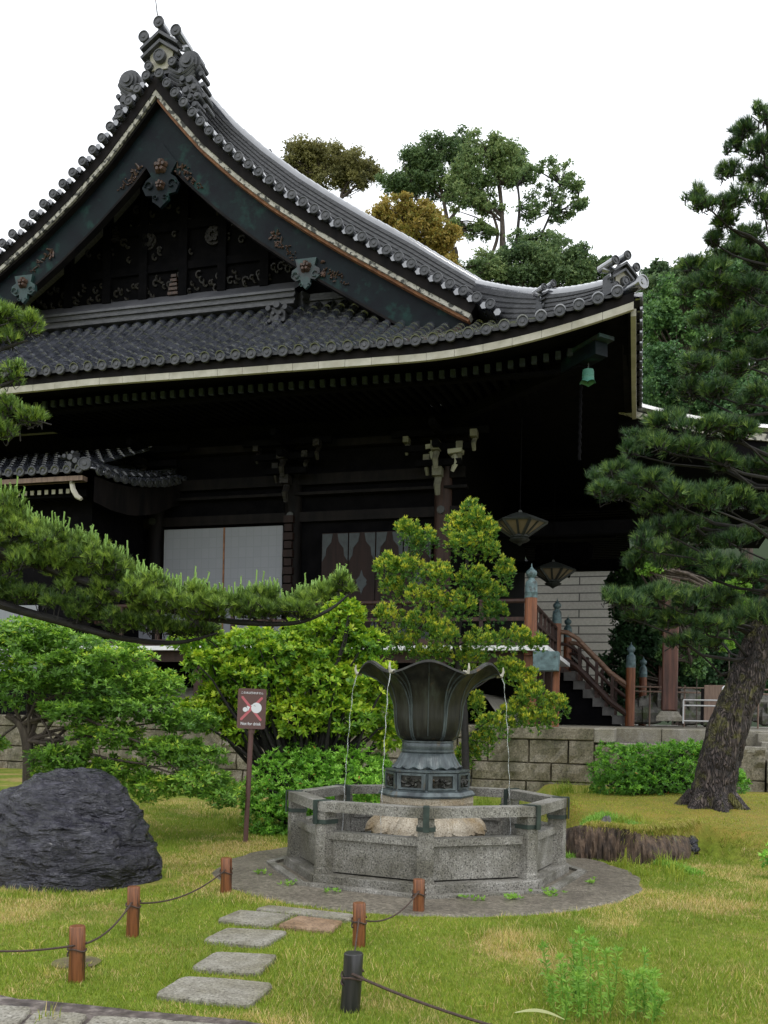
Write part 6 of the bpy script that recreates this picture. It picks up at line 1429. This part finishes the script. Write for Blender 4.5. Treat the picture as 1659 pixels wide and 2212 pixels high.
crown('hill_tree', 'highest bright green cloud-like crown in the middle of the hill trees', [(1040,325,61,42,22),(1090,335,61,42,24),(1010,380,61,36,24),(1060,385,61,50,28),(1110,370,61,30,24),(1000,430,61,34,22),(1050,440,61,34,20),(990,490,61,26,16),(1040,500,61,26,14)], 'farleaf', .14, 2.4, [((1088, 640), (1086, 560), (1085, 480), (1078, 400), (1060, 340), 18, 6), ((1085, 470), (1040, 420), (1000, 400), 7, 3), ((1040, 640), (1060, 560), (1075, 500), (1050, 430), 10, 4)], group=FG, tint0=.55, npf=12)
crown('hill_tree', 'open airy tree with thin dark trunk and sky gaps, right of the tall crown', [(1150,380,58,30,18),(1200,365,58,36,20),(1180,420,58,40,20),(1235,400,58,28,20),(1150,460,58,30,18),(1210,460,58,34,18),(1250,440,58,20,14),(1120,520,58,26,22),(1160,520,58,36,22),(1080,560,58,26,18),(1200,520,58,34,18)], 'farleaf', .14, 1.1, [((1112, 640), (1115, 540), (1122, 450), (1118, 400), 9, 5), ((1130, 620), (1165, 520), (1190, 460), (1210, 400), 6, 3), ((1190, 470), (1250, 430), 4, 2)], group=FG, tint0=.42, npf=9, wood='darkbark', grow=1.05)
crown('hill_tree', 'low dense green trees filling the gap above the hall roof', [(1060,585,56,50,30),(1130,590,56,50,34),(1190,570,56,40,36),(1225,590,56,40,30),(1010,600,56,30,22)], 'farleaf', .14, 2.4, [((1130, 650), (1130, 590), 10, 4)], group=FG, tint0=.45, npf=14)
crown('hill_tree', 'small dark tree beside the mid roof ornament', [(1250,560,56,24,22),(1300,575,56,22,16),(1275,590,56,40,16)], 'farleaf', .16, 2.2, [((1270, 650), (1268, 590), (1255, 560), 5, 3)], group=FG, tint0=.38)
crown('hill_tree', 'dark distant tree directly right of the roof corner ornament', [(1415,590,60,26,16),(1440,615,60,30,18),(1420,650,60,30,26)], 'farleaf', .14, 2.4, [((1425, 740), (1425, 640), 6, 3)], group=FG, tint0=.20)
FG2 = 'woodland trees behind the right pine'
for i, (L_, lb, ti, tr_) in enumerate((([(1415,700,44,34,40),(1405,780,44,26,40),(1415,860,44,30,40),(1450,660,44,50,36),(1510,640,44,46,36),(1420,700,44,40,34),(1480,720,44,50,34)], 'bright green tree crown to the right of the roof corner', .60, (1470, 800)),
      ([(1560,620,46,50,50),(1640,600,46,50,50),(1600,700,46,60,50),(1660,720,46,50,60)], 'tall green tree behind the upper limbs of the leaning pine', .40, (1610, 860)),
      ([(1430,800,40,40,44),(1500,820,40,50,46),(1450,880,40,50,40),(1530,900,40,46,50)], 'mid green tree just right of the descending eave', .45, (1480, 950)),
      ([(1600,840,38,50,56),(1650,900,38,50,60),(1580,960,38,50,60)], 'deeper green tree behind the middle of the pine', .35, (1620, 1000)),
      ([(1400,1010,42,60,50),(1480,1040,42,60,50),(1560,1090,42,60,60),(1640,1080,42,60,60)], 'dense low tree behind the lower pine boughs', .30, (1500, 1200)))):
    crown('woodland_tree', lb, L_, 'midleaf', .16, 2.0, [((tr_[0], tr_[1] + 200), tr_, (tr_[0] + 8, tr_[1] - 120), 16, 6)], group=FG2, tint0=ti, npf=16, pf=.6)
crown('distant_wood', 'dense mixed wood on the slope far behind the right pine', [(x_, y_, 56, 34, 40) for x_ in range(1415, 1690, 48) for y_ in range(640, 1120, 60)] + [(1470, 600, 56, 34, 30), (1530, 580, 56, 34, 36), (1600, 570, 56, 40, 40), (1650, 570, 56, 40, 40)], 'farleaf', .22, 1.6, [((1500, 900), (1500, 700), 8, 4)], tint0=.34, npf=8, pf=.7, cat='wood', kind='stuff', grow=1.0)
crown('hedge', 'tall hedge behind the porch column, leaves tinted dark for the shade there', [(1370,1250,34,40,60),(1420,1300,34,50,60),(1480,1260,34,50,60),(1550,1300,34,56,60),(1630,1300,34,56,70),(1400,1400,34,50,60),(1470,1420,34,56,60),(1550,1420,34,56,60),(1640,1420,34,56,60),(1360,1340,34,30,60),(1345,1440,34,30,60),(1352,1290,34,30,50),(1370,1500,34,40,40),(1470,1500,36,60,40),(1590,1500,36,60,40)], 'midleaf', .16, 3.2, [((1480, 1500), (1480, 1380), 10, 4)], tint0=.06, npf=16, pf=.6, cat='hedge')  # very low tint puts the shade around the hedge into its leaf colour
crown('leafy_shrub', 'small bright green maple spray showing between the pine boughs at right', [(1560,1280,22,34,12),(1600,1265,22,24,10),(1590,1305,22,26,8),(1535,1385,22,16,8),(1560,1392,22,16,7),(1405,1230,22,26,10)], 'weed', .10, 2.4, [((1575, 1540), (1575, 1400), (1575, 1290), 3, 2)], tint0=.4, npf=6, cat='shrub')
crown('leafy_shrub', 'leafy sapling beside the porch column in front of the dark hedge', [(1500,1400,29,20,20),(1505,1440,29,20,24),(1440,1410,29,14,14),(1395,1200,29,40,16)], 'midleaf', .12, 2.6, [((1505, 1530), (1505, 1440), 3, 2)], tint0=.75, npf=6, cat='shrub')

# ---- weeds, moss plants
random.seed(4)
b0 = G(1310, 2205); root = empty('mugwort_weed', tuple(map(float, b0)), 0, 'light green feathery weed clump growing from the lower right lawn', 'plant')
m = MB(); CC = []; NN = []
for i in range(26):
    x = random.uniform(-.28, .28); y = random.uniform(-.12, .35); h = random.uniform(.18, .42)*(1.1 - abs(x)*1.2); gz = float(gh(b0[0] + x, b0[1] + y)); p0 = np.array([x, y, gz]); p1 = p0 + np.array([random.uniform(-.05, .05), random.uniform(-.03, .03), h])
    m.tube([tuple(p0), tuple((p0+p1)/2 + np.array([.01, 0, 0])), tuple(p1)], [.0035, .003, .0015], 4)
    for j in range(12): q = p0 + (p1-p0)*(.2 + .8*j/11); CC.append(q); NN.append(np.array([random.gauss(0, .9), random.gauss(0, .9), .9]))
    for j in range(3): CC.append(p1 + np.array([0, 0, .004])); NN.append(np.array([random.gauss(0, .3), random.gauss(0, .3), 1]))
f, t = sprig_faces(np.array(CC), np.array(NN), 5, .045, .006, 1.1, RNG.random(len(CC))); npmesh('leaves', f, 4, M['weed'], root, np.repeat(t, 4)); m.build('stem', M['weed'], root)
def bladeclump(name, label, spots, L, W, mat, tl, th, cat='plant', kind=None, bend=.6, lean=.5, zoff=0.):
    V = []; T = []
    for (x, y, n, rad, hs) in spots:
        px = x + RNG.normal(size=n)*rad; py = y + RNG.normal(size=n)*rad; pz = gh(px, py) + zoff; a_ = RNG.random(n)*6.283; l = L*hs*(.55 + .7*RNG.random(n)); ln = lean*(.3 + RNG.random(n)); dx, dy = np.cos(a_)*ln, np.sin(a_)*ln
        b = np.stack([px, py, pz - .01], 1); d1 = unit(np.stack([dx*.5, dy*.5, np.ones(n)], 1)); d2 = unit(np.stack([dx*2, dy*2, 1 - bend*ln*2], 1)); s_ = unit(np.stack([-np.sin(a_), np.cos(a_), np.zeros(n)], 1) + rnd(n, 3)*.3)*W
        m1 = b + d1*l[:, None]*.5; tip = m1 + d2*l[:, None]*.5; t_ = tl + (th-tl)*RNG.random(n)
        V.append(np.stack([b - s_, b + s_, m1 + s_*.8, m1 - s_*.8], 1)); V.append(np.stack([m1 - s_*.8, m1 + s_*.8, tip + s_*.1, tip - s_*.1], 1)); T += [t_, t_]
    o = npmesh(name, np.concatenate(V), 4, M[mat], None, np.repeat(np.concatenate(T), 4)); return tag(o, label, cat, None, kind)
pts = [G(px, py, .42) for px, py in ((1340, 1775), (1370, 1770), (1400, 1785), (1430, 1790), (1455, 1800), (1385, 1805), (1470, 1812), (1350, 1790))]
bladeclump('arching_grass', 'yellow-green arching grass tuft hanging over the edging stones of the mound', [(p[0], p[1], 45, .06, 1) for p in pts], .20, .004, 'grass', .25, .5)
pts = [G(px, py) for px, py in ((1250, 1860), (1275, 1850), (1420, 1862), (1210, 1875))]
tp_ = [(1222,1792),(1245,1786),(1275,1779),(1309,1771),(1340,1784),(1379,1796),(1420,1803),(1464,1811),(1505,1822)]
tp_ = [(a[0] + (b[0]-a[0])*f, a[1] + (b[1]-a[1])*f) for a, b in zip(tp_[:-1], tp_[1:]) for f in np.linspace(0, 1, 9)]
pts = [G(px, py + 2, .33) for px, py in tp_]
bladeclump('bank_grass', 'dry tan grass fringe drooping over the cut bank of the mound', [(x_, float(np.interp(x_, BG[:, 0], BG[:, 1])) + .15 + .05*RNG.random(), 90, .035, 1) for x_ in np.linspace(BG[0, 0], BG[-1, 0], 80)], .13, .0032, 'grass', .42, .80, kind='stuff', bend=1.5, lean=.9)
bladeclump('edge_weed', 'low weeds at the foot of the edging stones', [(p[0], p[1], 30, .05, 1) for p in pts], .09, .006, 'weed', 0, .6)
bladeclump('wall_foot_weed', 'wispy weeds along the foot of the platform wall', [(2.6 + RNG.normal()*.7, 15.6 + RNG.normal()*.8, 40, .12, 1) for k in range(22)] + [(-3 + RNG.normal()*2.0, 14 + RNG.normal()*.8, 40, .15, .7) for k in range(20)], .28, .005, 'grass', .05, .45, kind='stuff')
CC = [G(400 + 440*RNG.random(), 0) if False else np.array([FX + (RO + .27 + .08*RNG.random())*math.cos(a_), FY + (RO + .27)*math.sin(a_), .03]) for a_ in np.concatenate([np.array([3.9, 4.2, 4.95, 5.1, 5.15, 5.4, 5.45, 5.9, 3.5]) + RNG.normal()*.02])]
CC = np.repeat(np.array(CC), 7, 0); CC = CC + rnd(len(CC), 3)*np.array([.05, .05, .008]); f, t = sprig_faces(CC, np.tile([[0, 0, 1.]], (len(CC), 1)) + rnd(len(CC), 3)*.3, 6, .04, .010, 1.1, RNG.random(len(CC))*.7); npmesh('seedling_weed', f, 4, M['weed'], None, np.repeat(t, 4), label='small green seedlings sprouting from the cracks round the fountain kerb', cat='plant', kind='stuff')
# ---- lawn
def inpoly(x, y, poly):
    c = np.zeros(len(x), bool); j = len(poly)-1
    for i in range(len(poly)):
        xi, yi = poly[i][:2]; xj, yj = poly[j][:2]; c ^= ((yi > y) != (yj > y)) & (x < (xj-xi)*(y-yi)/(yj-yi + 1e-12) + xi); j = i
    return c
def lawn(n, y0, y1, W, hscale, seed):
    r = np.random.default_rng(seed); y = y0 + (y1-y0)*r.random(n); half = (y*.49 + 1.7); x = (r.random(n)*2 - 1)*half; keep = np.ones(n, bool)
    keep &= np.hypot((x-FX), (y-FY+.12)) > 2.13 + .05*lattice(x, y, .15, 3)
    for pts in STONES: keep &= ~inpoly(x, y, [G(a, b, .03) for a, b in fl(pts)])
    keep &= ~inpoly(x, y, [G(a, b, .012) for a, b in fl([(-500,700),(60,795),(600,850),(1160,905),(1350,985),(1350,1300),(-500,1300)])])
    keep &= ~(((x-rc[0])/.92)**2 + ((y-rc[1]-.75)/.70)**2 < 1); keep &= ~((gh(x, y) > .03) & (gh(x, y) < .34) & (x < 3.9) & (y < 11.4) & (x > 1.95))
    keep &= ~((np.abs(x - 1.9) < .7) & (y > 15.5)); x, y = x[keep], y[keep]; n = len(x); z = gh(x, y)
    dry = .55*lattice(x, y, .9, 5) + .30*lattice(x, y, .28, 6) + .15*lattice(x, y, 2.2, 7)
    tall = np.clip((lattice(x, y, .55, 8) - .45)*2.4, 0, 1)*np.exp(-((x - .25)**2/.8 + (y - 6.3)**2/1.8)) + .35*np.clip((lattice(x, y, .4, 9) - .5)*2, 0, 1)
    mound = np.clip((z - .1)/.2, 0, 1); h = hscale*(.6 + .8*r.random(n))*(1 + 3.2*tall*(r.random(n) < .4)); isdry = (r.random(n) < np.clip((dry - .48)*4.5, .05, .7) + .4*tall*(x > -1)) 
    t = np.where(isdry, .62 + .38*r.random(n), .08 + .38*r.random(n)); t = np.where(mound > .3, .30 + .38*r.random(n), t); h = h*(1 - .45*mound)
    a_ = r.random(n)*6.283; ln = .35 + .5*r.random(n); d = np.stack([np.cos(a_)*ln, np.sin(a_)*ln, np.ones(n)], 1); s_ = np.stack([-np.sin(a_ + r.normal(size=n)), np.cos(a_ + r.normal(size=n)), np.zeros(n)], 1)*W
    b = np.stack([x, y, z - .008], 1); tip = b + d*h[:, None]; return np.stack([b - s_, b + s_, tip], 1), t
bladeclump('lawn_weed', 'scattered longer grass tufts growing through the lawn', [(float(x_), float(y_), 26, .035, .6 + .8*RNG.random()) for x_, y_ in zip((RNG.random(110)*2-1)*3.0, 4.7 + RNG.random(110)*6) if math.hypot(x_-FX, y_-FY) > 2.35 and not (-1.5 < x_ < -.1 and y_ < 8.2) and x_ > -2.6], .085, .003, 'grass', .05, .9, kind='stuff')
a1, t1 = lawn(330000, 4.4, 7.5, .0030, .028, 1); a2, t2 = lawn(260000, 7.5, 11, .0040, .030, 2); a3, t3 = lawn(230000, 10.9, 16.5, .0052, .034, 3)
npmesh('lawn_grass', np.concatenate([a1, a2, a3]), 3, M['grass'], None, np.repeat(np.concatenate([t1, t2, t3]), 3), label='short green and straw-coloured lawn grass', cat='grass', kind='stuff')
